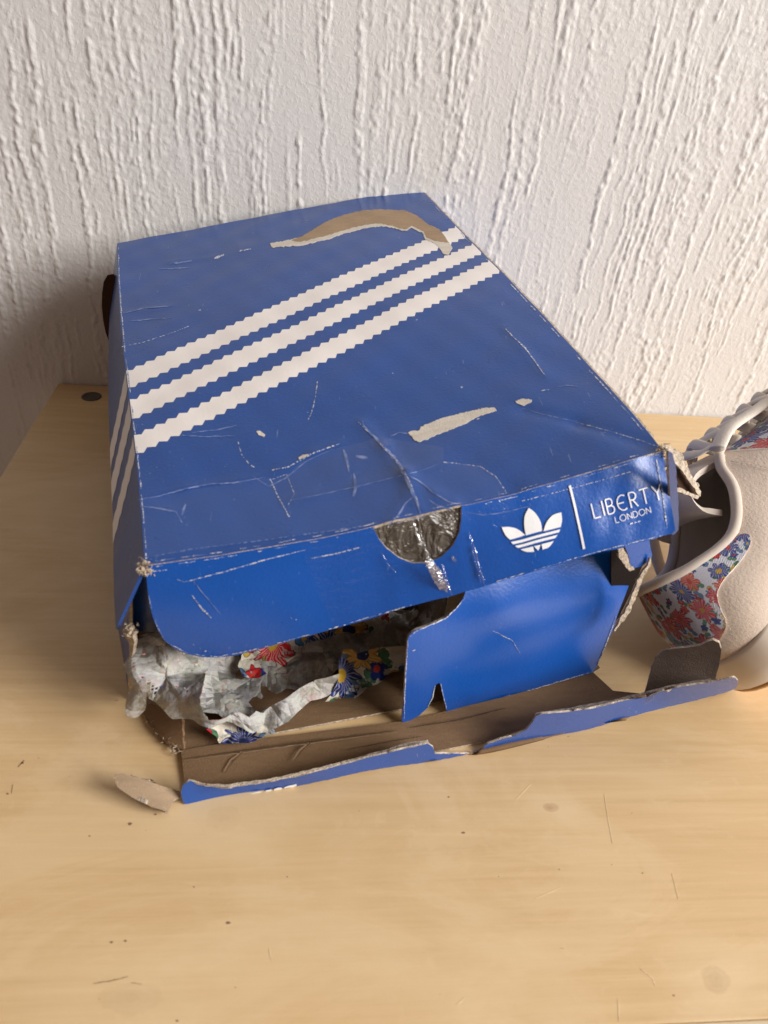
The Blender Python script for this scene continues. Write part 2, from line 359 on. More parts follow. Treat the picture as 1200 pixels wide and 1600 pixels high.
# ------------------------------------------------------------------ the setting: wall and birch top
def gauss_noise(ny, nx, sy, sx, seed):
    r = np.random.default_rng(seed); a = np.fft.rfft2(r.normal(size=(ny, nx)))
    fy = np.fft.fftfreq(ny)[:, None]; fx = np.fft.rfftfreq(nx)[None]
    a *= np.exp(-2*math.pi**2*((fy*sy)**2+(fx*sx)**2)); o = np.fft.irfft2(a, (ny, nx)); return (o-o.mean())/o.std()
def sstep(x, a, b): t = np.clip((x-a)/(b-a), 0, 1); return t*t*(3-2*t)
def build_wall():
    X0, X1, Z0, Z1, st = -.17, .72, -.22, .44, .00105
    nx, nz = int((X1-X0)/st), int((Z1-Z0)/st); mm = .001/st
    wander = gauss_noise(nz, nx, 30*mm, 16*mm, 1)*2.4*mm + gauss_noise(nz, nx, 7*mm, 5*mm, 21)*.8*mm
    def warp(a):
        ix = (np.arange(nx)[None]+wander).round().astype(int) % nx; return np.take_along_axis(a, ix, 1)
    band = warp(gauss_noise(nz, nx, 42*mm, 1.35*mm, 2)); thin = warp(gauss_noise(nz, nx, 26*mm, .9*mm, 3)); thin2 = warp(gauss_noise(nz, nx, 36*mm, 1.1*mm, 33))
    bead = gauss_noise(nz, nx, 1.35*mm, 1.0*mm, 4); bead2 = gauss_noise(nz, nx, .8*mm, .75*mm, 5)
    area = warp(gauss_noise(nz, nx, 40*mm, 6*mm, 6)); gap = gauss_noise(nz, nx, 7*mm, 2.5*mm, 7)
    ridge = sstep(band, .95, 1.45)*sstep(gap, -1.5, -.7); ridge2 = sstep(thin, .85, 1.45)*sstep(area, -1.4, .0); ridge3 = sstep(thin2, .85, 1.4)*sstep(gap, -1.3, -.4)
    rough = sstep(area, -.2, .6)
    h = ridge*(.72+.28*bead)+ridge2*(.42+.22*bead)+ridge3*(.48+.24*bead)+rough*(.14*np.clip(bead+.1, 0, 2.5)+.11*bead2)+.045*bead2+.06*gauss_noise(nz, nx, 20, 12, 8)
    h = h-.10*sstep(np.roll(band, int(2.2*mm), 1), .8, 1.4)
    h = np.clip(h, -.2, 1.5)*.00068
    fade = np.ones_like(h); k = 12
    for i in range(k): fade[i] *= i/k; fade[-1-i] *= i/k; fade[:, i] *= i/k; fade[:, -1-i] *= i/k
    h *= fade
    xs = X0+np.arange(nx)*st; zs = Z0+np.arange(nz)*st
    P = np.empty((nz*nx, 3)); P[:, 0] = np.tile(xs, nz); P[:, 2] = np.repeat(zs, nx); P[:, 1] = -h.ravel()
    X1, Z1 = xs[-1], zs[-1]
    extra = [(-2, 0, -.9), (X0, 0, -.9), (X1, 0, -.9), (3.2, 0, -.9), (-2, 0, Z0), (3.2, 0, Z0), (-2, 0, Z1), (3.2, 0, Z1), (-2, 0, 1.8), (X0, 0, 1.8), (X1, 0, 1.8), (3.2, 0, 1.8)]
    n0 = nz*nx; P = np.concatenate([P, extra]); e = lambda k: n0+k
    i = np.arange(nz-1)[:, None]*nx+np.arange(nx-1)[None]; q = np.stack([i, i+1, i+nx+1, i+nx], -1).reshape(-1, 4)
    bl, br, tl, tr = 0, nx-1, (nz-1)*nx, nz*nx-1
    q = np.concatenate([q, [[e(0), e(1), bl, e(4)], [e(1), e(2), br, bl], [e(2), e(3), e(5), br], [e(4), bl, tl, e(6)], [br, e(5), e(7), tr], [e(6), tl, e(9), e(8)], [tl, tr, e(10), e(9)], [tr, e(7), e(11), e(10)]]])
    me = bpy.data.meshes.new('wall'); me.vertices.add(len(P)); me.vertices.foreach_set('co', P.ravel())
    me.loops.add(q.size); me.loops.foreach_set('vertex_index', q.ravel().astype(np.int32))
    me.polygons.add(len(q)); me.polygons.foreach_set('loop_start', np.arange(0, q.size, 4, dtype=np.int32))
    me.update(calc_edges=True); me.polygons.foreach_set('use_smooth', np.ones(len(q), bool))
    m, nt, b = new_mat('relief_wallpaper'); co = coords(nt)
    col = mix(nt, noise(nt, co, 9, 4), (.665, .65, .635), (.715, .70, .685)); nt.links.new(col, b.inputs['Base Color'])
    b.inputs['Roughness'].default_value = .55; b.inputs['Specular IOR Level'].default_value = .35
    h2 = math_(nt, 'ADD', noise(nt, co, 620, 3, .6), math_(nt, 'MULTIPLY', smooth(nt, noise(nt, co, 330, 2, .5), .5, .62), .8)); nt.links.new(bump(nt, h2, .22, .0006), b.inputs['Normal'])
    me.materials.append(m)
    o = bpy.data.objects.new('wall', me); C.objects.link(o); o['kind'] = 'structure'
build_wall()

def mat_birch():
    m, nt, b = new_mat('birch_veneer'); co = coords(nt)
    g = noise(nt, mapping(nt, co, (1.5, 40, 26)), 5, 6, .7, .5); big = noise(nt, mapping(nt, co, (1.3, 3.2, 3)), 3.5, 5, .6, .8)
    fine = noise(nt, mapping(nt, co, (30, 1500, 100)), 1.4, 4, .75); pores = noise(nt, mapping(nt, co, (260, 2600, 100)), 1.2, 2, .6)
    col = ramp(nt, g, [(.30, (.55, .372, .185)), (.5, (.597, .412, .212)), (.70, (.64, .458, .245))])
    col = mix(nt, math_(nt, 'MULTIPLY', smooth(nt, big, .42, .68), .75), col, (.66, .485, .275)); col = mix(nt, math_(nt, 'MULTIPLY', smooth(nt, noise(nt, mapping(nt, co, (1, 2.2, 1)), 4.4, 4, .6, .5), .52, .72), .32), col, (.60, .38, .17))
    col = mix(nt, math_(nt, 'MULTIPLY', smooth(nt, noise(nt, mapping(nt, co, (6, 13, 1)), 9, 5, .7, 1.), .55, .75), .22), col, (.76, .60, .38))
    col = mix(nt, math_(nt, 'MULTIPLY', smooth(nt, fine, .50, .72), .16), col, (.42, .26, .12)); col = mix(nt, math_(nt, 'MULTIPLY', smooth(nt, pores, .62, .74), .22), col, (.40, .25, .12))
    sx = N_(nt, 'ShaderNodeSeparateXYZ'); nt.links.new(co, sx.inputs[0])
    for (px, py, rx, ry, dark) in ((862, 1262, .0038, .0021, .5), (1118, 1530, .0050, .0048, .32), (350, 1278, .0075, .0055, .10), (205, 1560, .010, .005, .14)):
        P = on_z(px, py)-np.array(TABLE_ROOT)
        dx = math_(nt, 'DIVIDE', math_(nt, 'SUBTRACT', sx.outputs[0], float(P[0])), rx); dy = math_(nt, 'DIVIDE', math_(nt, 'SUBTRACT', sx.outputs[1], float(P[1])), ry)
        r = math_(nt, 'SQRT', math_(nt, 'ADD', math_(nt, 'MULTIPLY', dx, dx), math_(nt, 'MULTIPLY', dy, dy)))
        r = math_(nt, 'ADD', r, math_(nt, 'MULTIPLY_ADD', noise(nt, co, 160, 4, .7), 1.3, -.6))
        halo = smooth(nt, r, 6.2, 1.4); col = mix(nt, math_(nt, 'MULTIPLY', halo, .35), col, (.72, .56, .34))
        ring = math_(nt, 'MULTIPLY', smooth(nt, math_(nt, 'SINE', math_(nt, 'MULTIPLY', r, 8.)), .0, .8), smooth(nt, r, 1.9, .9))
        col = mix(nt, math_(nt, 'MULTIPLY', ring, dark*.5), col, (.30, .15, .06))
        col = mix(nt, math_(nt, 'MULTIPLY', smooth(nt, r, 1.15, .5), dark), col, (.30, .16, .07))
    speck = math_(nt, 'MULTIPLY', smooth(nt, noise(nt, mapping(nt, co, (1, 1.6, 1)), 260, 2, .5), .765, .79), .8); col = mix(nt, speck, col, (.22, .12, .06)); blot = smooth(nt, noise(nt, mapping(nt, co, (2.0, 4.6, 1)), 3.1, 6, .7, 1.1), .46, .60); col = mix(nt, math_(nt, 'MULTIPLY', blot, .26), col, (.74, .575, .36))
    scr = noise(nt, mapping(nt, co, (420, 9, 1), rot=(0, 0, .25)), 1.2, 1, .5); scm = math_(nt, 'MULTIPLY', smooth(nt, scr, .80, .83), .35); col = mix(nt, scm, col, (.75, .62, .42))
    nt.links.new(col, b.inputs['Base Color'])
    rr = math_(nt, 'MULTIPLY_ADD', noise(nt, co, 25, 4), .2, .34); nt.links.new(rr, b.inputs['Roughness']); b.inputs['Specular IOR Level'].default_value = .45
    h = math_(nt, 'SUBTRACT', math_(nt, 'MULTIPLY', fine, .5), math_(nt, 'ADD', speck, scm)); h = math_(nt, 'ADD', h, math_(nt, 'MULTIPLY', noise(nt, co, 420, 2), .5))
    nt.links.new(bump(nt, h, .12, .0008), b.inputs['Normal']); return m
TABLE_ROOT = (.5, -.25, 0)
tb = root('tabletop', TABLE_ROOT, 'pale birch veneered tabletop standing against the white relief wall', 'table')
M['birch'] = mat_birch()
def box_mesh(name, lo, hi, mat, parent, bev=.001):
    bm = bmesh.new(); bmesh.ops.create_cube(bm, size=1)
    for v in bm.verts:
        for k in range(3): v.co[k] = (lo[k]+hi[k])/2+v.co[k]*(hi[k]-lo[k])
    if bev: bmesh.ops.bevel(bm, geom=bm.edges[:], offset=bev, segments=2, affect='EDGES', profile=.6)
    V = np.array([v.co[:] for v in bm.verts]); bm.verts.index_update(); F = [[v.index for v in f.verts] for f in bm.faces]; bm.free()
    return link_mesh(name, V, F, mat, parent, smooth=False)
box_mesh('board', (-.0, -.4880, -.022), (1.15, -.0022, 0), M['birch'], tb, .0006)
M['banding'] = mat_board('pale_edge_banding', (.62, .50, .33), .3, .5)
box_mesh('edge_banding', (-.0, -.4904, -.022), (1.15, -.4882, -.0003), M['banding'], tb, .0004)
# recessed screw cover in the back left corner
def lathe(name, prof, c, mat, parent, seg=28):
    V, F = [], []
    for r, z in prof:
        for k in range(seg): V.append((c[0]+r*math.cos(k*2*math.pi/seg), c[1]+r*math.sin(k*2*math.pi/seg), c[2]+z))
    for i in range(len(prof)-1):
        for k in range(seg): F.append([i*seg+k, i*seg+(k+1) % seg, (i+1)*seg+(k+1) % seg, (i+1)*seg+k])
    F.append([k+(len(prof)-1)*seg for k in range(seg)])
    return link_mesh(name, V, F, mat, parent)
m_, nt_, b_ = new_mat('dark_cap'); b_.inputs['Base Color'].default_value = (.10, .085, .075, 1); b_.inputs['Roughness'].default_value = .4; b_.inputs['Metallic'].default_value = .4; M['cap'] = m_
pc = on_z(143, 620)
lathe('screw_cap', [(.0078, .0001), (.0078, .0006), (.0070, .0009), (.0062, .0008), (.0055, .0004), (.003, .0003), (.0012, .0001)], pc, M['cap'], tb)

# ------------------------------------------------------------------ shoe box
W_, L_ = .224, .335
cA, cB, cC, cD = on_z(183, 380, .1355), on_z(655, 292, .175), on_z(1036, 703, .1486), on_z(226, 884, .1091)
BOX_ROOT = tuple(((cA+cB+cC+cD)/4*np.array([1, 1, 0])).round(4))
ax_a = unit(cC-cD+cB-cA); ax_b = unit(cD-cA+cC-cB); ax_n = unit(np.cross(ax_a, -ax_b)); ax_n *= np.sign(ax_n[2])
bumps = [(.55, .93, .045, .0016), (.62, .80, .06, -.0012), (.2, .62, .09, .0010), (.12, .25, .08, -.0010), (.8, .5, .10, .0008), (.33, .85, .07, -.0012), (.9, .9, .05, .0008), (.45, .3, .1, .0009)]
CREASES = []
def S(u, v):
    """lid top, u across from the left, v from the wall to the front"""
    u = np.asarray(u, float)[..., None]; v = np.asarray(v, float)[..., None]
    P = cA*(1-u)*(1-v)+cB*u*(1-v)+cC*u*v+cD*(1-u)*v
    sag = 4*u*(1-u)*np.clip(v, 0, 1.2)**3
    P = P+sag*(np.array([0, 0, -.0048])+ax_b*.0015)
    P = P-ax_a*.0030*np.sin(math.pi*np.clip(v, 0, 1))*(1-u)**3*np.cos(v*2.2) + ax_a*.0040*u**3*np.sin(math.pi*np.clip(v, 0, 1))*v
    h = 0
    for bu, bv, s, a in bumps: h = h+a*np.exp(-(((u-bu)*W_)**2+((v-bv)*L_)**2)/(2*(s*.45)**2))
    x, y = u*W_, v*L_
    h = h+.00022*np.sin(x*95+1.3*np.sin(y*60))*np.sin(y*80+x*40)+.00015*np.sin(x*210+y*60)*np.sin(y*170-x*90)
    for ax0, ay0, ax1, ay1, amp, sg_ in CREASES:
        dx, dy = ax1-ax0, ay1-ay0; t = np.clip(((x-ax0)*dx+(y-ay0)*dy)/(dx*dx+dy*dy), 0, 1); q = (x-ax0-t*dx)**2+(y-ay0-t*dy)**2
        h = h+amp*np.exp(-q/(2*sg_**2))
    return P+ax_n*(h+.0012*np.sin(math.pi*u)*np.sin(math.pi*v))
down = np.array([0, 0, -1.])
def e_front(u):
    ph = np.radians(6+34*np.clip(u, 0, 1)**1.2)[..., None]
    return np.cos(ph)*(-ax_n*.6+down*.4)+np.sin(ph)*ax_b
def Fr(u, wv):
    """lid front wall, wv metres down from the crease"""
    u = np.asarray(u, float); wv = np.asarray(wv, float)
    bow = .0016*np.sin(u*9+1)*np.sin(wv/.04*2.6)
    bow = bow+np.clip((u-.76)/.1, 0, 1)*(.0002*np.sin(u*95+wv*160)+.0004*np.sin(u*37-wv*160)+.00012*np.sin(wv*420+u*20))
    return S(u, np.ones_like(u))+wv[..., None]*e_front(u)+ax_b*bow[..., None]
def Lf(v, wv):
    """lid left wall, wv metres down from the edge, splayed outwards"""
    v = np.asarray(v, float); wv = np.asarray(wv, float)
    sp = (.22+.20*v)[..., None]
    return S(np.zeros_like(v), v)+wv[..., None]*(down*.93-ax_a*np.array([1, 1, 0])*sp)
def Rf(v, wv):
    v = np.asarray(v, float); wv = np.asarray(wv, float)
    return S(np.ones_like(v), v)+wv[..., None]*(down*.96+ax_a*.10)
def invert(surf, px, g=(.5, .5), sc_=(1, 1)):
    px = np.asarray(px, float); x = np.tile(np.array(g, float), (len(px), 1)); sc_ = np.array(sc_)
    for _ in range(14):
        q = project(surf(x[:, 0], x[:, 1])); J = np.empty((len(px), 2, 2))
        for k in range(2):
            y = x.copy(); y[:, k] += 1e-5*sc_[k]; J[:, :, k] = (project(surf(y[:, 0], y[:, 1]))-q)/(1e-5*sc_[k])
        st = np.linalg.solve(J, (px-q)[..., None])[..., 0]
        x = x+np.clip(st, -.3*sc_, .3*sc_)
        if np.abs(px-q).max() < .01: break
    return x
top_uv = lambda px: invert(S, px)
front_uv = lambda px: invert(Fr, px, (.5, .02), (1, .05))

def surf_sheet(name, surf, outline, su, sv, mats, parent, off=0., thick=0., cell=.003, ragged=0., noise_amp=0.):
    """sheet lying on SURF; outline in surface parameters; su, sv metres per parameter unit"""
    multi = isinstance(outline[0][0], (list, tuple, np.ndarray))
    outs = outline if multi else [outline]
    outs = [[(p[0]*su, p[1]*sv) for p in o] for o in outs]
    V2, Fs = flat_mesh(outs, cell)
    P = surf(V2[:, 0]/su, V2[:, 1]/sv)
    e = 1e-4; N = np.cross(surf(V2[:, 0]/su+e/su, V2[:, 1]/sv)-P, surf(V2[:, 0]/su, V2[:, 1]/sv+e/sv)-P); N /= np.linalg.norm(N, axis=1, keepdims=True)
    if ((EYE-P)*N).sum() < 0: N = -N
    P = P+N*off
    if noise_amp: P = P+N*(np.abs(RNG.normal(0, noise_amp, (len(P), 1))))
    if thick: return slab(name, P, Fs, thick, mats, parent, V2, ragged)
    n2 = vnormals(P, Fs)
    if (n2*N).sum() < 0: Fs = [f[::-1] for f in Fs]
    return link_mesh(name, P, Fs, mats, parent, V2, smooth=name.startswith(('clear', 'tape', 'finger')))

bx = root('shoe_box', BOX_ROOT, 'battered blue shoe box with three white stripes and a torn open front', 'shoe box')
boardset = [M['blue'], M['board'], M['edge']]
cr_ = []
for pts, amp, sg_ in (([(566, 662), (600, 700), (634, 742), (652, 790)], .0008, .0024), ([(634, 742), (680, 772), (716, 788)], .0005, .002), ([(640, 765), (608, 822)], .0006, .002), ([(217, 781), (290, 764), (410, 747)], .0005, .002), ([(219, 791), (275, 800)], .0004, .002),
                      ([(820, 640), (900, 660), (1026, 698)], -.0008, .003), ([(449, 783), (560, 760), (693, 722)], .0004, .002), ([(430, 740), (490, 708), (530, 694)], .0005, .002), ([(480, 868), (560, 846)], -.0008, .004), ([(735, 788), (800, 768)], -.0007, .004), ([(192, 490), (268, 478)], .0004, .002), ([(790, 514), (852, 587)], .0004, .0022), ([(265, 410), (335, 402)], .0003, .002)):
    q = top_uv(pts)*np.array([W_, L_])
    for k in range(len(q)-1): cr_.append((*q[k], *q[k+1], amp, sg_))
CREASES += cr_
# lid top
lid = surf_sheet('lid', S, [(0, 0), (1, 0), (1, 1)]+[(u, 1) for u in np.linspace(.96, .04, 40)]+[(0, 1)], W_, L_, boardset, bx, 0, .0014)
# lid walls
fo = [(228, 884)]+[(229, 905), (231, 925), (234, 945), (239, 965), (247, 985), (258, 1002), (273, 1014), (292, 1022), (315, 1027), (340, 1028), (370, 1024), (400, 1016), (440, 1005), (480, 994), (520, 983), (560, 972), (600, 960), (650, 945), (680, 937), (704, 932), (722, 926), (760, 915), (800, 903), (850, 888), (900, 874), (940, 862), (980, 853), (1020, 843), (1050, 834)]
fuv = front_uv(fo[1:])
def front_outline():
    o = [(0.0, 0.0002)]+[tuple(p) for p in fuv]
    o += [(1.0, fuv[-1][1]*.97), (1.0, .0002)]
    # crease back to the left with the half round finger hole cut out
    l_, r_ = top_uv([(584, 826)])[0][0], top_uv([(724, 795)])[0][0]
    hole = front_uv([(721, 812), (718, 832), (708, 852), (690, 870), (668, 880), (645, 880), (622, 871), (604, 857), (592, 842)])
    o += [(u, .0002) for u in np.linspace(.97, r_+.01, 12)]+[(r_, .0002)]+[tuple(p) for p in hole]+[(l_, .0002)]+[(u, .0002) for u in np.linspace(l_-.02, .03, 16)]
    return o, l_, r_, hole
fout, hl, hr, hole = front_outline()
front_wall = surf_sheet('front_wall', Fr, fout, W_, 1, [M['blue_front'], M['board'], M['edge']], lid, -.0001, .0013, .003, .0001)
left_wall = surf_sheet('left_wall', Lf, [(0, .0002), (1, .0002), (1.0, .034), (.93, .037), (.5, .038), (0, .038)], L_, 1, [M['blue'], M['board'], M['blue']], lid, 0, .0013, .006)
right_wall = surf_sheet('right_wall', Rf, [(0, .0002), (.97, .0002), (.985, .02), (.97, .038), (0, .038)], L_, 1, [M['board'], M['blue'], M['edge']], lid, 0, .0013, .008)
def ruled(name, top, bot, n, mats, parent, thick=.0013, toward=None, seg=8):
    top = np.array(top); bot = np.array(bot); t = np.linspace(0, 1, n)
    ip = lambda P: np.stack([np.interp(t, np.linspace(0, 1, len(P)), P[:, k]) for k in range(3)], 1)
    T, B = ip(top), ip(bot); V = np.concatenate([T+(B-T)*k/seg for k in range(seg+1)])
    F = [[k*n+i, k*n+i+1, (k+1)*n+i+1, (k+1)*n+i] for k in range(seg) for i in range(n-1)]
    uv = np.array([(i/(n-1)*.3, k/seg*.1) for k in range(seg+1) for i in range(n)])
    return slab(name, V, F, thick, mats, parent, uv, toward=toward)
ruled('rear_wall', [S(u, 0.)+ax_n*-.0016 for u in (0, .5, 1)], [S(u, 0.)+down*.037 for u in (0, .5, 1)], 10, boardset, lid, toward=(0, 1, 0))

# ---- print on the lid: three zigzag edged stripes, running over the top and down the left wall
stripes_px = [((197, 581), (719, 353), (203, 607), (735, 369)), ((203, 626), (743, 380), (207, 656), (758, 395)), ((205, 683), (765, 407), (210, 711), (783, 424))]
stripe_dir = None
left_ends = []
for k, (a, b_, c, d) in enumerate(stripes_px):
    q = top_uv([a, b_, c, d])*np.array([W_, L_])
    q[0][0] = q[2][0] = .0004; q[1][0] = q[3][0] = W_-.0004
    def zig(p, r, per=.0062, amp=.0025, ph=0):
        d_ = r-p; L = np.linalg.norm(d_); d_ = d_/L; n_ = np.array([-d_[1], d_[0]]); m_ = int(L/per); out = []
        for i in range(m_):
            out.append(p+d_*L*(i/m_)-n_*amp/2); out.append(p+d_*L*((i+.5)/m_)+n_*amp/2)
        out.append(r-n_*amp/2)
        return [np.array([min(max(o[0], .0003), W_-.0003), o[1]]) for o in out]
    poly = zig(q[0], q[1])+zig(q[2], q[3])[::-1]
    cl = []
    for p in poly:
        if not cl or np.linalg.norm(np.array(cl[-1])-p) > 1e-5: cl.append(p)
    s = surf_sheet('printed_stripe', S, [(p[0]/W_, p[1]/L_) for p in cl], W_, L_, M['white'], lid, .00012)
    left_ends.append((q[0][1], q[2][1]))
    sl = (q[0][1]-q[1][1])/W_
    # over the edge and down the side
    e0, e1 = q[0][1], q[2][1]; wd = .0375; pl = []
    for i in range(12): pl.append((wd*i/11, e0+sl*wd*i/11+(.0008 if i % 2 else -.0008)))
    for i in range(11, -1, -1): pl.append((wd*i/11, e1+sl*wd*i/11+(.0008 if i % 2 else -.0008)))
    surf_sheet('printed_stripe', Lf, [(v/L_, max(w_, .0003)) for w_, v in pl], L_, 1, M['white'], lid, .00012)

# ---- torn and scuffed places on the lid
cz = lambda pts, x0, y0, s: [(x0+p[0]/s, y0+p[1]/s) for p in pts]
def top_patch(name, px, mat, off, parent=lid, surf='top', thick=0., j=(0, 0), noise_amp=0.):
    if j[0]: px = jag(px, j[0], j[1])
    if surf == 'top': return surf_sheet(name, S, top_uv(px), W_, L_, [mat]*3 if thick else mat, parent, off, thick, noise_amp=noise_amp)
    return surf_sheet(name, Fr, front_uv(px), W_, 1, mat, parent, off, thick, noise_amp=noise_amp)
tear = [(140, 270), (220, 255), (300, 238), (340, 215), (380, 190), (440, 155), (520, 125), (620, 100), (700, 95), (780, 97), (850, 102), (900, 125), (935, 150), (960, 170), (1020, 195), (1055, 240), (1078, 272), (1090, 292), (1070, 330), (1045, 325), (1018, 290), (1000, 268), (950, 250), (935, 215), (875, 188), (850, 203), (820, 200), (790, 190), (720, 178), (640, 190), (540, 213), (440, 248), (300, 280), (150, 290)]
top_patch('torn_patch', cz(tear, 380, 300, 3.333), M['pale'], .00026, j=(2.4, .8), thick=.0002)
brown = [(250, 256), (300, 236), (340, 213), (380, 188), (440, 153), (520, 123), (620, 98), (700, 93), (780, 95), (850, 100), (900, 123), (935, 148), (962, 170), (1020, 195), (1055, 240), (1074, 268), (1000, 258), (955, 240), (940, 208), (878, 178), (850, 195), (820, 193), (790, 182), (720, 166), (640, 172), (540, 196), (440, 228), (300, 262)]
top_patch('exposed_board', cz(brown, 380, 300, 3.333), M['tan'], .00034, j=(3, .7))
strip = [(225, 268), (245, 262), (265, 262), (270, 248), (345, 218), (420, 198), (500, 180), (538, 179), (545, 190), (500, 203), (470, 215), (440, 232), (380, 258), (330, 275), (290, 295), (262, 303), (250, 298), (240, 285)]
top_patch('torn_patch', cz(strip, 540, 560, 2.3077), M['pale'], .00028, j=(2.2, .8), thick=.0002)
top_patch('torn_patch', cz([(612, 155), (640, 146), (672, 150), (668, 160), (640, 172), (620, 165)], 540, 560, 2.3077), M['pale'], .00028, j=(2.2, .8), thick=.0002)
top_patch('torn_patch', cz([(577, 322), (590, 320), (612, 336), (606, 345), (585, 336)], 160, 540, 2.4), M['pale'], .00022, j=(3, .5))
top_patch('torn_patch', cz([(735, 420), (752, 410), (775, 408), (770, 416), (738, 428)], 160, 540, 2.4), M['pale'], .00022, j=(2, .5))
m_, nt_, b_ = new_mat('scratch_white'); co_ = coords(nt_); nt_.links.new(mix(nt_, smooth(nt_, noise(nt_, co_, 900, 2), .42, .58), (.10, .17, .42), (.60, .60, .62)), b_.inputs['Base Color']); b_.inputs['Roughness'].default_value = .7; M['scratch'] = m_
m_, nt_, b_ = new_mat('crease_pale'); co_ = coords(nt_); nt_.links.new(mix(nt_, smooth(nt_, noise(nt_, co_, 300, 3), .35, .65), (.06, .12, .36), (.20, .26, .50)), b_.inputs['Base Color']); b_.inputs['Roughness'].default_value = .35; M['crease'] = m_
def line_poly(pts, w0, wob=.25):
    P = [np.array(p, float) for p in pts]; out = []
    for i in range(len(P)-1):
        n = max(1, int(np.linalg.norm(P[i+1]-P[i])/5))
        for k in range(n): out.append(P[i]+(P[i+1]-P[i])*k/n)
    out.append(P[-1]); L, R = [], []
    for i, p in enumerate(out):
        t = unit(out[min(i+1, len(out)-1)]-out[max(i-1, 0)]); n_ = np.array([-t[1], t[0]]); taper = math.sin(math.pi*(i+.6)/(len(out)+.2))**.5
        c = p+n_*random.uniform(-wob, wob); h = w0/2*taper*random.uniform(.55, 1.25)
        L.append(c+n_*h); R.append(c-n_*h)
    return [tuple(x) for x in L+R[::-1]]
def scratch(pts, w0, mat='scratch', surf='top', name='scratch', off=.00014, wob=.4, gap=0.):
    if gap:
        P = np.array(pts, float); seg = np.r_[0, np.cumsum(np.linalg.norm(np.diff(P, axis=0), axis=1))]; t = 0; polys = []
        while t < seg[-1]:
            l = random.uniform(2, 9); a, b2 = t, min(t+l, seg[-1])
            q = [(np.interp(x, seg, P[:, 0]), np.interp(x, seg, P[:, 1])) for x in (a, (a+b2)/2, b2)]
            if b2-a > 1: polys.append(line_poly(q, w0, .3))
            t += l+random.uniform(.5, gap)
        fn, su, sv, inv = (S, W_, L_, top_uv) if surf == 'top' else (Fr, W_, 1, front_uv)
        if polys: surf_sheet(name, fn, [inv(p) for p in polys], su, sv, M[mat], lid, off)
    else: top_patch(name, line_poly(pts, w0, wob), M[mat], off, surf=surf)
scratch([(790, 514), (805, 530), (820, 543), (832, 560), (843, 575), (852, 587)], 2.2)
scratch([(496, 596), (493, 620), (487, 645), (481, 657)], 1.6, gap=2)
scratch([(900, 660), (950, 673), (1000, 688), (1028, 698)], 1.2, gap=1.)
scratch([(815, 638), (850, 648), (900, 659)], 1.0, 'crease')
scratch([(871, 605), (885, 602), (903, 604)], 1.6, 'crease'); scratch([(845, 611), (858, 609)], 1.6)
scratch([(610, 682), (625, 676), (640, 678)], 2.5, 'crease')
scratch([(335, 404), (350, 398)], 4.0); scratch([(373, 393), (392, 389)], 2.5, gap=2); scratch([(265, 412), (300, 408)], 3, 'crease'); scratch([(248, 421), (296, 418)], 2, 'crease')
scratch([(192, 490), (225, 482), (268, 478)], 1.6, 'crease'); scratch([(203, 502), (235, 499), (266, 497)], 1.6, 'crease')
scratch([(190, 542), (225, 535), (270, 520), (295, 510)], 1.2, gap=5)
scratch([(282, 680), (320, 683), (368, 681)], 2.2, 'crease'); scratch([(300, 676), (340, 672), (370, 665)], 1.8, 'crease')
scratch([(217, 781), (250, 775), (290, 764), (330, 756), (365, 755), (410, 747)], 2.6, 'crease'); scratch([(219, 791), (250, 795), (275, 800), (285, 818)], 3, 'crease'); scratch([(284, 805), (290, 788)], 4, 'crease')
scratch([(372, 690), (378, 712), (390, 726), (400, 732)], 1.6, gap=4); scratch([(425, 735), (450, 730), (490, 708), (530, 694)], 2.2, gap=3.5)
scratch([(395, 745), (420, 760), (445, 748), (480, 720), (520, 702)], 1.5, 'crease'); scratch([(422, 748), (434, 775), (452, 808)], 2.2, gap=2); scratch([(424, 750), (448, 741), (460, 772), (450, 790)], 1.1, 'scratch', gap=2)
scratch([(537, 702), (542, 718), (545, 738)], 5, 'crease'); scratch([(553, 740), (556, 760), (552, 776)], 5, 'crease'); scratch([(556, 713), (575, 716)], 5, 'crease')
scratch([(449, 783), (500, 773), (560, 760), (620, 745), (660, 735), (693, 722)], 1.3, 'crease')
scratch([(693, 722), (750, 729), (775, 745), (790, 768)], 1.2, gap=2.5)
scratch([(566, 662), (580, 678), (600, 700), (618, 718), (634, 742), (640, 760), (652, 784), (657, 806)], 6, 'crease', wob=.8); scratch([(560, 660), (590, 690), (622, 722), (640, 752), (655, 790)], 1.4, 'scratch', off=.00022, gap=3)
scratch([(632, 740), (655, 752), (680, 772), (700, 784), (716, 788)], 2.4, 'crease'); scratch([(668, 780), (685, 791), (706, 797)], 2.4, 'crease'); scratch([(646, 776), (634, 786), (624, 803), (608, 820)], 2.6, 'crease')
scratch([(228, 872), (300, 858), (400, 846), (500, 832), (577, 821)], 1.5, gap=9, mat='crease')
scratch([(277, 905), (288, 909), (350, 893), (420, 873), (477, 859)], 1.8, surf='front')
scratch([(486, 872), (520, 866), (562, 855)], 1.8, 'scratch', surf='front', gap=1.5); scratch([(232, 893), (262, 890)], 1.5, surf='front', gap=2)
scratch([(815, 783), (870, 769), (930, 753), (985, 737)], 1.3, surf='front', gap=3.5); scratch([(727, 800), (755, 805), (790, 800), (830, 790)], 1.3, 'crease', surf='front')
scratch([(300, 930), (315, 950), (330, 965)], 3, 'scratch', surf='front', gap=1.); scratch([(300, 905), (320, 930), (345, 960)], 1.3, 'crease', surf='front')
for x, y in ((613, 583), (720, 605), (246, 457), (310, 484), (680, 590), (455, 965), (462, 968), (312, 1012), (320, 1017), (302, 1007), (650, 500), (745, 655)):
    scratch([(x, y), (x+random.uniform(1, 4), y+random.uniform(-2, 2))], random.uniform(1.2, 3), surf='front' if y > 900 else 'top')
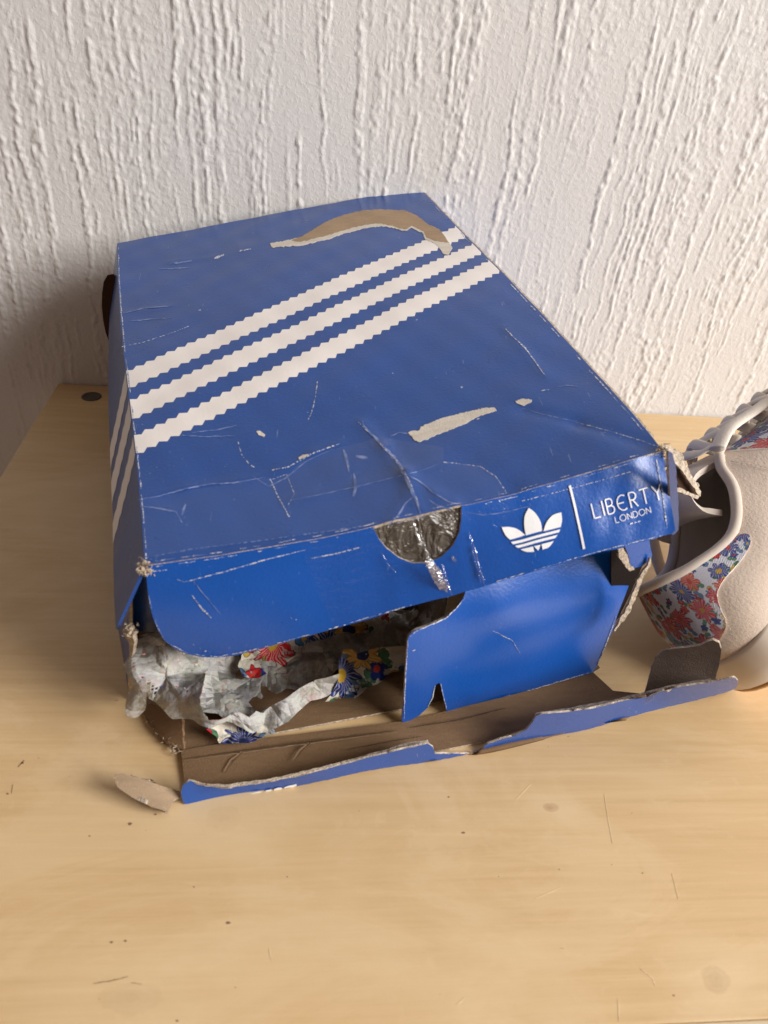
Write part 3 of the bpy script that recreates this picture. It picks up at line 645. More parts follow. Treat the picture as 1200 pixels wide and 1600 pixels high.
# frayed pale wear along the folded edges
def edge_wear(pts, w0, surf, n, name='edge_wear'):
    P = np.array(pts, float); seg = np.r_[0, np.cumsum(np.linalg.norm(np.diff(P, axis=0), axis=1))]
    polys = []
    for _ in range(n):
        t = random.uniform(0, seg[-1]); l = random.uniform(3, 22)
        q = [(np.interp(x, seg, P[:, 0]), np.interp(x, seg, P[:, 1])) for x in (t, min(t+l*.5, seg[-1]), min(t+l, seg[-1]))]
        if np.hypot(q[0][0]-q[2][0], q[0][1]-q[2][1]) < 2: continue
        polys.append(line_poly(q, random.uniform(.5, w0), .6))
    fn, su, sv, inv = (S, W_, L_, top_uv) if surf == 'top' else (Fr, W_, 1, front_uv)
    o = surf_sheet(name, fn, [inv(p) for p in polys], su, sv, M['scratch'], lid, .00016 if surf == 'top' else .0002)
    o['kind'] = 'stuff'
epx = lambda f, n=24: [tuple(project(f(t))) for t in np.linspace(.01, .99, n)]
edge_wear(epx(lambda t: S(.004, t)), 2.4, 'top', 60); edge_wear(epx(lambda t: S(.992, t)), 1.8, 'top', 30)
edge_wear(epx(lambda t: S(t, .996)), 1.5, 'top', 34)
edge_wear(epx(lambda t: Fr(t, .0012)), 1.6, 'front', 40)
edge_wear(epx(lambda t: Fr(.985, .002+.033*t)), 3.2, 'front', 26)
edge_wear([(231, 925), (239, 965), (258, 1001), (292, 1020), (340, 1026), (400, 1014), (520, 981), (650, 943)], 1.6, 'front', 40)
edge_wear([(760, 913), (850, 886), (940, 860), (1048, 833)], 1.6, 'front', 30)

# ---- trefoil emblem, rule and lettering on the lid front
tz = lambda pts: cz(pts, 560, 720, 3.529)
def front_print(name, polys, off=.00040, label=None):
    o = surf_sheet(name, Fr, [front_uv(p) for p in polys], W_, 1, M['white_bright'], lid, off, cell=.003)
    if label: o['label'] = label
    return o
def arcs(pts, it=2):
    """rounds the corners of a closed outline, keeps points given as tips (third value 1)"""
    P = [(*p, 0) if len(p) == 2 else p for p in pts]
    for _ in range(it):
        Q = []
        for i in range(len(P)):
            a, b2 = P[i], P[(i+1) % len(P)]
            if a[2]: Q.append(a)
            else: Q.append((a[0]*.75+b2[0]*.25, a[1]*.75+b2[1]*.25, 0))
            if not b2[2]: Q.append((a[0]*.25+b2[0]*.75, a[1]*.25+b2[1]*.75, 0))
        P = Q
    return [(p[0], p[1]) for p in P]
tref = [arcs([(789, 366, 1), (825, 362), (875, 372), (919, 408, 1), (835, 434, 1), (808, 410)]),
        arcs([(938, 259, 1), (972, 282), (1006, 335), (1011, 386, 1), (923, 410, 1), (912, 360), (914, 300)]),
        arcs([(1117, 284, 1), (1123, 325), (1114, 364, 1), (1019, 388, 1), (1032, 340), (1070, 295)]),
        [(839, 446), (1111, 377), (1105, 393), (851, 459)], [(861, 468), (1097, 407), (1084, 425), (879, 479)],
        arcs([(892, 487, 1), (962, 471, 1), (968, 500, 1), (925, 503)]), [(966, 470), (1004, 461), (991, 494)], arcs([(1008, 459, 1), (1076, 441, 1), (1050, 478), (1014, 488, 1)])]
front_print('trefoil_emblem', [tz(p) for p in tref], label='white three leaf emblem crossed by stripes')
front_print('printed_rule', [[(888, 759), (891.5, 758), (914, 857), (910.5, 858)]], label='thin white upright line')
def strokes(polys, x0, xd, yd, wst):
    """polyline strokes in letter units -> quads in the picture frame of the lid front"""
    out = []
    for pl in polys:
        P = [np.array(x0, float)+np.array(xd)*p[0]+np.array(yd)*p[1] for p in pl]
        L, R = [], []
        for i in range(len(P)):
            t = unit(P[min(i+1, len(P)-1)]-P[max(i-1, 0)]); n_ = np.array([-t[1], t[0]])*wst/2
            L.append(tuple(P[i]+n_)); R.append(tuple(P[i]-n_))
        out.append(L+R[::-1])
    return out
def arc(cx, cy, rx, ry, a0, a1, n=12): return [(cx+rx*math.cos(math.radians(a0+(a1-a0)*k/n)), cy+ry*math.sin(math.radians(a0+(a1-a0)*k/n))) for k in range(n+1)]
GL = {'L': [[(0, 1), (0, 0)], [(.02, 0), (.5, 0)]], 'I': [[(0, 1), (0, 0)]],
      'B': [[(0, 1), (0, 0)], [(.0, 1), (.25, 1)]+arc(.25, .76, .22, .24, 90, -90)+[(0, .52)], [(.0, .51), (.28, .51)]+arc(.28, .26, .26, .26, 90, -90)+[(0, 0)]],
      'E': [arc(.42, .5, .42, .5, 55, 305, 20), [(.02, .5), (.5, .5)]],
      'R': [[(0, 1), (0, 0)], [(0, 1), (.25, 1)]+arc(.25, .75, .25, .25, 90, -90)+[(0, .5)], [(.22, .48), (.52, 0)]],
      'T': [[(0, 1), (.7, 1)], [(.35, .99), (.35, 0)]], 'Y': [[(0, 1), (.33, .48)], [(.68, 1), (.33, .48)], [(.33, .5), (.33, 0)]],
      'O': [arc(.46, .5, .46, .5, 0, 360, 24)], 'N': [[(0, 0), (0, 1)], [(0, .98), (.66, .02)], [(.66, 0), (.66, 1)]],
      'D': [[(0, 1), (0, 0)], [(0, 1), (.25, 1)]+arc(.25, .5, .42, .5, 90, -90)+[(0, 0)]]}
GW = {'L': .5, 'I': 0, 'B': .54, 'E': .68, 'R': .52, 'T': .7, 'Y': .68, 'O': .92, 'N': .66, 'D': .67}
def word(txt, x0, x1, yd, wst, sp=.28):
    tot = sum(GW[c] for c in txt)+sp*(len(txt)-1); x0 = np.array(x0, float); xd = (np.array(x1)-x0)/tot; out = []; x = 0
    for c in txt:
        out += strokes(GL[c], x0+xd*x, xd, yd, wst); x += GW[c]+sp
    return out
front_print('lettering', word('LIBERTY', (928.5, 810), (1036, 779.5), (-5.5, -23), 1.9, .30), label='white word LIBERTY')
front_print('lettering', word('LONDON', (962, 817), (1017, 801), (-2.2, -9.3), 1.0, .24), label='small white word LONDON')
front_print('lettering', [line_poly([(984, 818.5), (988, 817)], 1.4), line_poly([(991, 817), (994, 816)], 1.2), line_poly([(996, 815.5), (1000, 814)], 1.4)], label='tiny worn line of white print')

# ---- half round finger hole: dark sticky back of the tape seen through it, glints painted in
m_, nt_, b_ = new_mat('dirty_tape_glints'); co_ = coords(nt_)
c_ = mix(nt_, noise(nt_, co_, 110, 4, .7, 1.), (.02, .017, .014), (.15, .13, .11)); c_ = mix(nt_, smooth(nt_, noise(nt_, co_, 1500, 2, .7), .62, .70), c_, (.26, .19, .11)); c_ = mix(nt_, smooth(nt_, noise(nt_, mapping(nt_, co_, (1, 1, 3)), 150, 3, .7, 1.5), .60, .70), c_, (.62, .60, .56))  # debris specks, plus pale glints painted into the colour
nt_.links.new(c_, b_.inputs['Base Color']); b_.inputs['Roughness'].default_value = .2; nt_.links.new(bump(nt_, noise(nt_, mapping(nt_, co_, (1.5, 1, 1)), 60, 3, .55, 1.2), 1., .006), b_.inputs['Normal']); M['dirty_glints'] = m_
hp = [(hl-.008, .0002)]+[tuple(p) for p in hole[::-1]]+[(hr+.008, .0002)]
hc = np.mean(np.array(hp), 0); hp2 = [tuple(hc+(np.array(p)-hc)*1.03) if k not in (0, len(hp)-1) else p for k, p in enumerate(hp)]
surf_sheet('finger_hole_film', Fr, hp2, W_, 1, M['dirty_glints'], lid, -.0012, cell=.004)

# ---- clear tape over the lid front
M['tape'] = mat_clear('clear_tape', .14, .97, strength=.6); M['tape_fold'] = mat_clear('tape_fold', .14, .62, (.9, .94, 1), 160, 1.)
tape_top = [(424, 748), (452, 741), (470, 723), (530, 700), (600, 684), (693, 700), (693, 722), (750, 729), (775, 745), (792, 773), (724, 789), (650, 806), (584, 822), (460, 838)]
surf_sheet('clear_tape', S, top_uv(tape_top), W_, L_, M['tape'], lid, .0004)
tf = [(466, 845), (584, 829), (650, 812), (724, 798), (792, 778), (806, 800), (822, 845), (832, 893), (800, 901), (760, 913), (722, 925), (706, 931), (650, 944), (520, 980)]
surf_sheet('clear_tape', Fr, front_uv(tf), W_, 1, M['tape'], lid, .0004)
surf_sheet('clear_tape', S, top_uv([(217, 780), (410, 746), (424, 748), (460, 838), (400, 846), (228, 872)]), W_, L_, M['tape'], lid, .0003)
for pts, w0 in (([(642, 806), (650, 830), (664, 856), (680, 890), (700, 926)], 6), ([(690, 880), (698, 905), (706, 928)], 3), ([(731, 830), (742, 858), (750, 890), (757, 914)], 3.2), ([(735, 850), (745, 885), (752, 912)], 1.6), ([(706, 868), (712, 876)], 7), ([(664, 862), (680, 892), (698, 924)], 9), ([(596, 862), (606, 880), (618, 892)], 1.6), ([(650, 800), (658, 832), (668, 872)], 2.2)):
    surf_sheet('tape_wrinkle', Fr, front_uv(line_poly(pts, w0, .6)), W_, 1, M['tape_fold'], lid, .0008, noise_amp=.0003, cell=.004)
px_sheet('tape_end', [(664, 878), (678, 880), (690, 892), (704, 926), (700, 934), (690, 927), (676, 905)], ('plane', Fr(.56, .03)+ax_b*.002, ax_b), [M['tape_fold']]*3, lid, .0001, 6, crumpler(.0012, .006, 3))

# ---- tray
g = on_z
G0, G1, G2 = g(283, 1172, .0016), g(630, 1130, .0016), g(927, 1051, .0016)
# left tray wall, bulging outwards
lt = [Lf(v, .024)+ax_a*.0022 for v in (0., .25, .5, .75, .97)]; lb = [g(178, 640, .0004), g(181, 730, .0004), g(181, 840, .0004), g(181, 960, .0004), g(203, 1094, .0004)]
tray_l = ruled('tray_left_wall', lt, lb, 26, boardset, bx, .0013, toward=(-1, -.3, .2))
rb0, rb1 = np.array([.083, -.062, .0004]), np.array([.287, -.006, .0004])
ruled('tray_rear_wall', [S(.01, .02)+down*.006, S(.99, .02)+down*.006], [rb0, rb1], 8, [M['board'], M['blue'], M['edge']], bx)
rr_top = [S(.985, v)+down*.006 for v in (.02, .5, .9)]; rfoot = g(937, 1046, .0004)
ruled('tray_right_wall', rr_top, [rb1, (rb1+rfoot)/2, rfoot+(rb1-rfoot)*.10], 14, [M['board'], M['blue'], M['edge']], bx)
fl = [G0, g(262, 1162, .0016), g(240, 1140, .0016), g(222, 1112, .0016), g(203, 1092, .0016), lb[2]+[.002, 0, .001], lb[0]+[.002, 0, .001], rb1+[0, .0, .001], rfoot+[0, 0, .001], G2]
V2, Fs = flat_mesh([(p[0], p[1]) for p in fl], .02)
slab('tray_floor', np.c_[V2, np.full(len(V2), .0016)], Fs, .0012, [M['board'], M['blue'], M['edge']], bx, ragged=.0001)
# front panel still standing at the right, with its cut tabs
pn = unit(np.cross(G2-G1, [0, 0, 1])); pP = G2+np.array([0, 0, .001])
pan = [(632, 1131), (628, 1126), (631, 1090), (634, 1040), (637, 1000), (640, 992), (648, 985), (672, 976), (696, 965), (712, 950), (724, 934), (735, 905), (760, 890), (960, 845), (966, 868), (968, 880), (962, 895), (963, 906), (984, 911), (975, 935), (965, 960), (958, 985), (950, 1000), (940, 1025), (930, 1046), (924, 1052), (880, 1064), (822, 1080), (816, 1086), (800, 1086), (740, 1102), (700, 1118), (697, 1108), (690, 1072), (686, 1067), (681, 1070), (676, 1090), (668, 1106), (655, 1118)]
def leaned(px, py, back):
    P = on_plane(px, py, pP-unit(np.cross(pn, [0, 0, 1]))*0+np.array([-pn[0], -pn[1], 0])*(-back if pn[1] > 0 else back), pn); return (px, py, 'z', P[2])
PANEL = [leaned(x, y, bk) for x, y, bk in ((632, 1130, 0), (780, 1090, 0), (925, 1050, 0), (634, 1060, .000), (780, 1020, .0), (945, 1000, 0), (640, 990, .002), (780, 950, .003), (960, 930, .003), (730, 905, .011), (850, 875, .013), (965, 860, .013))]
px_sheet('front_panel', pan, PANEL, [M['blue_front'], M['board'], M['edge']], bx, .0013, 10, ragged=.00012)
for pts, w0 in (([(640, 994), (649, 986), (673, 976), (697, 965), (712, 951), (726, 934)], 1.8), ([(637, 1000), (634, 1050), (632, 1090), (631, 1124)], 1.5), ([(680, 1070), (676, 1088), (668, 1104)], 1.4), ([(688, 1068), (692, 1084), (698, 1108)], 1.4), ([(644, 1017), (649, 1015)], 1.8), ([(740, 1101), (800, 1085)], 1.), ([(824, 1079), (920, 1051)], 1.1), ([(932, 1040), (950, 998), (962, 962)], 1.5), ([(960, 905), (982, 910)], 2.), ([(961, 878), (959, 894)], 2.), ([(770, 985), (800, 1000), (812, 1020)], .8)):
    px_sheet('scratch', line_poly(pts, w0, .5), PANEL, [M['scratch']]*3, bx, .0001, 8, lift=.0003)
# torn bits of the right side next to the panel
sP = Fr(.97, .03)-ax_b*.012
px_sheet('torn_side_tab', jag([(976, 852), (1014, 842), (1019, 868), (1016, 876), (1004, 884), (990, 888), (984, 880), (982, 868)], 5, .6), ('plane', sP, pn), [M['blue_front'], M['board'], M['edge']], bx, .0014, 12, ragged=.0002)
px_sheet('torn_side_edge', jag(line_poly([(1016, 872), (1014, 884), (1002, 902), (994, 925), (984, 950), (972, 968), (960, 986)], 8, .8), 4, .5), ('plane', sP+ax_b*.002, pn), [M['edge']]*3, bx, .0010, 6, ragged=.0002)
px_sheet('torn_paper_shred', jag([(966, 858), (974, 856), (980, 866), (984, 882), (992, 890), (984, 893), (974, 880), (968, 872)], 4, .8), ('plane', sP+ax_b*.004, pn), [M['edge']]*3, bx, .001, 8, ragged=.0003)
rin = unit(np.cross(rfoot-rb1, [0, 0, 1]))
px_sheet('tray_gap_shade', [(955, 850), (1010, 850), (1004, 884), (984, 930), (966, 966), (948, 985), (955, 930)], ('plane', sP-ax_b*.012, pn), [mat_board('gap_shade_board', (.012, .007, .005))]*3, bx, .001, 20)  # near-black sheet, paints the shade inside the tray gap
# front flap folded out on to the table
flap = [(283, 1174), (400, 1155), (630, 1128), (780, 1092), (927, 1052), (958, 1081), (1007, 1086), (1060, 1078), (1140, 1066), (1000, 1098), (880, 1124), (760, 1158), (680, 1174), (600, 1184), (400, 1224), (290, 1240)]
LOW = [(288, 1256, 'z', .0004), (475, 1225, 'z', .0004), (680, 1188, 'z', .0008), (765, 1171, 'z', .0015), (1000, 1117, 'z', .012), (1150, 1075, 'z', .031)]
UPP = [(x, y-d, 'z', z_+.0135) for (x, y, _, z_), d in zip(LOW, (36, 22, 26, 22, 24, 15))]
fsh = px_sheet('front_flap', flap, [(283, 1174, 'z', .0017), (400, 1155, 'z', .0017), (630, 1128, 'z', .0017), (780, 1092, 'z', .0017), (927, 1052, 'z', .0020), (958, 1081, 'z', .005), (1007, 1086, 'z', .012)]+LOW, [M['board'], M['blue'], M['edge']], bx, .0014, 22, crumple=lambda uv: .0006*np.sin(uv[:, 0]*70)*np.sin(uv[:, 1]*50)+.0006)
lipA, lipB = g(288, 1256, .0004), g(1150, 1076, .0004); ld = unit(lipB-lipA); lout = np.array([ld[1], -ld[0], 0])
lipn = unit(lout*.80+np.array([0, 0, .60]))
lip = [(288, 1256), (283, 1240), (286, 1226), (296, 1219), (306, 1222), (322, 1229), (350, 1231), (385, 1226), (420, 1221), (470, 1211), (500, 1203), (540, 1194), (600, 1179), (640, 1168), (668, 1161), (676, 1166), (679, 1177), (700, 1177), (745, 1177), (754, 1174), (758, 1165), (780, 1157), (800, 1152), (822, 1142), (832, 1130), (838, 1119), (850, 1115), (880, 1112), (920, 1107), (960, 1099), (1010, 1088), (1060, 1074), (1100, 1067), (1130, 1061), (1148, 1058), (1154, 1064), (1150, 1075), (1130, 1082), (1060, 1101), (1000, 1117), (925, 1137), (765, 1171), (680, 1188), (600, 1201), (542, 1212), (475, 1225), (380, 1242)]
M['lip'] = mat_blue('glossy_blue_lip', (.003, .075, .36), .25, .6); M['lip'].node_tree.nodes['Principled BSDF'].inputs['Coat Weight'].default_value = .5
px_sheet('flap_lip', jag(lip, 7, .45), LOW+UPP, [M['lip'], M['board'], M['edge']], fsh, .0010, 16, ragged=.00015, crumple=lambda uv: .0004*np.sin(uv[:, 0]*90))
px_sheet('lip_fold', jag([(300, 1222), (350, 1226), (420, 1217), (500, 1199), (600, 1172), (636, 1160), (668, 1156), (670, 1161), (640, 1167), (600, 1177), (500, 1202), (420, 1220), (350, 1230)], 9, .8), [(x, y, a_, z_-.0015) for x, y, a_, z_ in UPP]+[(x, y-8, a_, z_-.0015) for x, y, a_, z_ in UPP], [M['edge']]*3, fsh, .001, 14, ragged=.0003)
px_sheet('lip_fold', jag([(836, 1114), (880, 1107), (960, 1093), (1050, 1070), (1110, 1060), (1112, 1063), (1050, 1075), (960, 1098), (880, 1111), (840, 1118)], 9, .7), [(x, y, a_, z_-.0015) for x, y, a_, z_ in UPP]+[(x, y-8, a_, z_-.0015) for x, y, a_, z_ in UPP], [M['edge']]*3, fsh, .001, 14, ragged=.0003)
for a_, b2 in (((386, 1241), (410, 1236)), ((415, 1235), (424, 1233)), ((428, 1232), (440, 1230)), ((444, 1229), (463, 1225))):
    px_sheet('printed_mark', line_poly([a_, b2], 3.2, .6), LOW+UPP, [M['white_bright']]*3, fsh, .0001, 8, lift=.0006)
tongue = [(178, 1217), (180, 1210), (190, 1208), (215, 1215), (250, 1227), (284, 1238), (282, 1246), (270, 1250), (266, 1262), (262, 1269), (240, 1262), (205, 1245), (184, 1230)]
px_sheet('loose_tongue', jag(tongue, 8, .5), [(178, 1215, 'z', .012), (190, 1208, 'z', .013), (284, 1240, 'z', .003), (262, 1268, 'z', .004), (225, 1254, 'z', .006), (235, 1222, 'z', .010)], [M['tan'], M['board'], M['edge']], bx, .0018, 12, ragged=.0002)
e0, e1 = g(1006, 1088, .002), g(1120, 1074, .002); en = unit(np.cross(e1-e0, [0, 0, 1]))
px_sheet('flap_ear', jag([(1006, 1088), (1012, 1068), (1018, 1045), (1024, 1027), (1036, 1016), (1060, 1012), (1095, 1009), (1104, 1004), (1114, 1001), (1124, 1006), (1127, 1016), (1124, 1040), (1117, 1066), (1060, 1078)], 9, .5), [(1006, 1088, 'z', .012), (1060, 1078, 'z', .019), (1118, 1070, 'z', .027), (1036, 1016, 'z', .036), (1120, 1002, 'z', .052), (1080, 1009, 'z', .044)], [M['board_grey'], M['blue'], M['edge']], fsh, .0022, 12, ragged=.0002, crumple=lambda uv: .0008*np.sin(uv[:, 0]*120))
M['fold'] = mat_board('dark_fold_line', (.085, .05, .028), .5); M['fold_light'] = mat_board('pale_fold_line', (.30, .20, .12), .5)  # dark and pale lines, some drawn side by side along the creases
for pts, w0, mm_ in (([(285, 1186), (450, 1163), (620, 1141)], 2.2, 'fold'), ([(285, 1189), (450, 1166), (620, 1144)], 1.2, 'fold_light'), ([(349, 1206), (360, 1188), (377, 1174)], 1.8, 'fold_light'), ([(458, 1187), (468, 1172), (486, 1157)], 1.8, 'fold_light'), ([(352, 1207), (364, 1189), (379, 1175)], 1.4, 'fold'), ([(461, 1188), (471, 1173), (488, 1158)], 1.4, 'fold'), ([(640, 1137), (720, 1124), (790, 1106)], 2., 'fold'), ([(540, 1172), (600, 1160), (660, 1150)], 1.2, 'fold')):
    px_sheet('fold_line', line_poly(pts, w0, .4), ('plane', (0, 0, .0033), np.array([0, 0, 1.])), [M[mm_]]*3, fsh, .0001, 12)
# front left: navy glue tab behind the lid corner, torn edges of the tray
tabP = S(.02, .985)+ax_b*-.005+ax_a*.001
px_sheet('glue_tab', [(207, 900), (228, 896), (236, 930), (250, 985), (230, 988), (212, 986), (198, 976)], ('plane', tabP, unit(ax_b*.9-ax_a*.45)), [M['blue'], M['board'], M['blue']], bx, .0010, 12)
px_sheet('torn_wall_edge', jag([(197, 980), (207, 990), (210, 1004), (205, 1030), (207, 1060), (206, 1094), (200, 1092), (201, 1040), (203, 1006), (196, 996)], 6, .7), [(200, 985, 'y', -.362), (203, 1094, 'y', -.343), (207, 1000, 'y', -.362), (205, 1040, 'y', -.354)], [M['edge']]*3, bx, .0018, 10, ragged=.0003)
px_sheet('torn_floor_edge', jag([(226, 1096), (245, 1104), (284, 1108), (287, 1172), (278, 1170), (262, 1163), (244, 1146), (232, 1128), (222, 1110)], 6, 1.2), [(226, 1100, 'z', .004), (284, 1108, 'z', .018), (285, 1172, 'z', .0022), (262, 1163, 'z', .003), (232, 1128, 'z', .003)], [M['board'], M['board'], M['board']], bx, .0016, 10, ragged=.0006)
def shreds(name, c, n, r, mat, parent, sz):
    """tuft of torn paper fibres: small bent slivers"""
    V, F = [], []
    for k in range(n):
        a = np.array([random.gauss(0, 1) for _ in range(3)]); a = unit(a); b2 = unit(np.cross(a, [random.gauss(0, 1) for _ in range(3)])); nn = np.cross(a, b2)
        o = np.array(c)+np.array([random.gauss(0, r) for _ in range(3)]); l = random.uniform(.4, 1)*sz; w2 = l*random.uniform(.07, .22); i = len(V)
        for t in range(4):
            s_ = t/3; cc = o+a*l*(s_-.5)+nn*l*.3*math.sin(s_*2.8); ww = w2*(1-s_*.7)
            V += [cc+b2*ww, cc-b2*ww, cc+nn*ww*.35]
        for t in range(3):
            j = i+t*3
            F += [[j, j+1, j+4, j+3], [j+1, j+2, j+5, j+4], [j+2, j, j+3, j+5]]
    o = link_mesh(name, V, F, mat, parent, smooth=False); o['kind'] = 'stuff'; return o
M['fibre'] = mat_board('torn_fibre', (.46, .37, .28), 1.)
shreds('torn_fibres', S(0, 1.)+ax_b*.0005+down*.001, 110, .0013, M['fibre'], bx, .0034)
shreds('torn_fibres', on_plane(202, 984, (0, -.362, 0), np.array([0, 1., 0])), 80, .0012, M['fibre'], bx, .0032)
for a_, b2, n_ in (((232, 1126), (262, 1162), 15), ((262, 1162), (284, 1172), 24)):
    for k in range(3):
        t = (k+.5)/3; shreds('torn_fibres', g(a_[0]+(b2[0]-a_[0])*t, a_[1]+(b2[1]-a_[1])*t, .003), n_//3, .0012, M['fibre'], bx, .0032)
shreds('torn_fibres', S(.998, 1.)+ax_n*.0003, 60, .0012, M['fibre'], bx, .0032)
# torn front right corner of the lid
cP = S(1., 1.); cn = unit(ax_b*.8+ax_n*.3+ax_a*.3)
px_sheet('torn_corner_shade', [(1042, 706), (1060, 715), (1092, 770), (1080, 776), (1062, 768), (1057, 750)], ('plane', cP-ax_b*.022, cn), [M['thumb']]*3, bx, .0012, 14)  # dark sheet standing in for the shade inside the torn corner
px_sheet('torn_corner_flap', jag([(1030, 697), (1040, 695), (1052, 700), (1066, 708), (1071, 724), (1084, 748), (1096, 768), (1095, 776), (1090, 772), (1078, 754), (1064, 734), (1050, 716), (1036, 706)], 5, .8), ('plane', cP-ax_b*.018, cn), [M['edge']]*3, bx, .0009, 6, ragged=.0002, crumple=crumpler(.0008, .005, 11))
px_sheet('torn_corner_flap', jag([(1058, 762), (1066, 763), (1080, 771), (1093, 775), (1090, 780), (1080, 776), (1066, 770), (1058, 768)], 5, .7), ('plane', cP-ax_b*.018, cn), [M['edge']]*3, bx, .0012, 8, ragged=.0004)
px_sheet('rolled_corner', jag([(1044, 704), (1051, 708), (1056, 730), (1059, 770), (1061, 810), (1060, 828), (1055, 834), (1050, 836), (1049, 800), (1046, 750)], 7, .6), ('plane', Fr(1., .02)+ax_b*.0005, unit(ax_b*.9+ax_a*.25)), [mat_blue('worn_navy_print', (.004, .04, .17), .3, 1.6), M['board'], M['edge']], bx, .0012, 8, ragged=.0002)
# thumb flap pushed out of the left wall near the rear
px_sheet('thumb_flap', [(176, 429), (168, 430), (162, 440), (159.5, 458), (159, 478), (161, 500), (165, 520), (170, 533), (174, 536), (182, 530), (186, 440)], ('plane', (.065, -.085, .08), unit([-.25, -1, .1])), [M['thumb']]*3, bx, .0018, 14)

# marks on the wood: small dents, splinters and fine scratches
M['dent'] = mat_board('dark_wood_mark', (.24, .15, .08), .6); M['pale_mark'] = mat_board('pale_wood_scratch', (.80, .63, .38), .3, .5)
TOPPL = ('plane', (0, 0, .00012), np.array([0, 0, 1.]))
for x, y, r_ in ((357, 1442, 3.2), (174, 1472, 2.6), (196, 1470, 2.6), (724, 1301, 2.8), (243, 1272, 1.8), (203, 1287, 3.), (140, 1306, 1.6), (277, 1595, 2.2), (449, 1370, 1.3), (303, 1386, 1.4), (1004, 1364, 1.6), (1053, 1555, 2.), (874, 1358, 1.2), (701, 1245, 1.6), (35, 1192, 2.4), (12, 1240, 2.)):
    px_sheet('dent', [(x+r_*random.uniform(.7, 1.3)*math.cos(a), y+r_*.7*random.uniform(.6, 1.3)*math.sin(a)) for a in np.linspace(0, 5.6, 8)], TOPPL, [M['dent']]*3, tb, .0001, 20)
for pts, w0, mm_ in (([(944, 1240), (950, 1280), (957, 1318)], .8, 'pale_mark'), ([(1050, 1365), (1060, 1405)], .8, 'pale_mark'), ([(836, 1404), (878, 1386)], 1.4, 'pale_mark'), ([(966, 1562), (967, 1596)], 1.6, 'pale_mark'), ([(1000, 1512), (1020, 1530), (1024, 1540)], 1.6, 'pale_mark'), ([(145, 1537), (175, 1532), (200, 1526)], 1.8, 'dent'), ([(205, 1535), (222, 1538)], 1.2, 'dent'), ([(18, 1240), (20, 1226)], 1.4, 'dent'), ([(28, 1198), (38, 1188)], 2.4, 'dent'), ([(420, 1480), (424, 1500)], 1.2, 'pale_mark'), ([(714, 1570), (727, 1558)], 1.4, 'pale_mark'), ([(805, 1250), (830, 1225)], 1.2, 'pale_mark')):
    px_sheet('scratch', line_poly(pts, w0*.75, .3), TOPPL, [M[mm_]]*3, tb, .0001, 30)

# ------------------------------------------------------------------ crumpled tissue paper in the box
M['tis'] = mat_floral('floral_print_paper', 'print'); M['tis_back'] = mat_floral('floral_paper_reverse', 'reverse')
tp = root('tissue_paper', tuple(g(330, 1120, .002)), 'crumpled floral tissue paper spilling from the torn front of the blue box', 'tissue paper')
def tz2(p): return cz(p, 150, 850, 4.571)
def tz3(p): return cz(p, 360, 920, 3.333)
bulk = tz2([(310, 655), (360, 640), (440, 620), (500, 600), (620, 560), (720, 700), (760, 900), (785, 1000), (782, 1080), (822, 1190), (870, 1195), (914, 1205), (1000, 1225), (1110, 1262), (1180, 1230), (1260, 1260), (1290, 1330), (1200, 1345), (1100, 1345), (1000, 1325), (914, 1312), (790, 1308), (690, 1290), (640, 1262), (560, 1230), (480, 1165), (372, 1078), (362, 1130), (345, 1195), (310, 1225), (290, 1240), (268, 1215), (248, 1180), (250, 1110), (250, 1050), (280, 960), (262, 900), (270, 870), (300, 810), (305, 720)])
px_sheet('front_drape', jag(bulk, 8, 1.), [(215, 1000, 'y', -.345), (250, 990, 'y', -.350), (204, 1100, 'y', -.362), (214, 1120, 'y', -.362), (232, 1086, 'y', -.366), (260, 1060, 'y', -.366), (300, 1020, 'y', -.352), (305, 1130, 'y', -.372), (318, 1060, 'y', -.356), (350, 1137, 'y', -.370), (330, 1100, 'y', -.376), (392, 1132, 'y', -.365), (430, 1135, 'y', -.358)], [M['tis_back'], M['tis'], M['tis']], tp, .0001, 5, crumpler(.0058, .017, 5, .45), zmin=.006)
px_sheet('printed_hem', jag(tz3([(-70, 690), (0, 700), (60, 708), (130, 705), (200, 716), (196, 745), (170, 775), (100, 800), (50, 806), (0, 808), (-60, 800), (-72, 770), (-120, 740)]), 8, .8), [(340, 1130, 'y', -.363), (340, 1160, 'y', -.366), (415, 1138, 'y', -.358), (380, 1162, 'y', -.362)], [M['tis'], M['tis_back'], M['tis']], tp, .0001, 6, crumpler(.002, .014, 6), zmin=.006)
px_sheet('rising_edge', jag(tz3([(130, 685), (200, 620), (270, 575), (330, 540), (400, 500), (450, 470), (520, 450), (560, 440), (570, 520), (500, 560), (420, 582), (380, 620), (300, 690), (250, 715), (205, 737), (170, 720)]), 8, .7), [(400, 1128, 'y', -.358), (425, 1138, 'y', -.361), (460, 1085, 'y', -.350), (500, 1060, 'y', -.343), (530, 1050, 'y', -.338), (520, 1085, 'y', -.345)], [M['tis_back'], M['tis'], M['tis']], tp, .0001, 5, crumpler(.003, .016, 8), zmin=.006)
px_sheet('printed_fold', jag(tz3([(500, 545), (520, 505), (560, 440), (585, 355), (600, 325), (640, 318), (660, 340), (700, 325), (760, 315), (900, 290), (960, 300), (960, 400), (900, 425), (840, 440), (780, 480), (720, 520), (690, 545), (640, 570), (540, 580), (480, 572)]), 8, .7), [(510, 1090, 'y', -.343), (530, 1060, 'y', -.338), (545, 1025, 'y', -.330), (600, 1015, 'y', -.322), (645, 1010, 'y', -.312), (640, 1045, 'y', -.316), (560, 1090, 'y', -.334)], [M['tis'], M['tis_back'], M['tis']], tp, .0001, 5, crumpler(.004, .016, 9), zmin=.006)
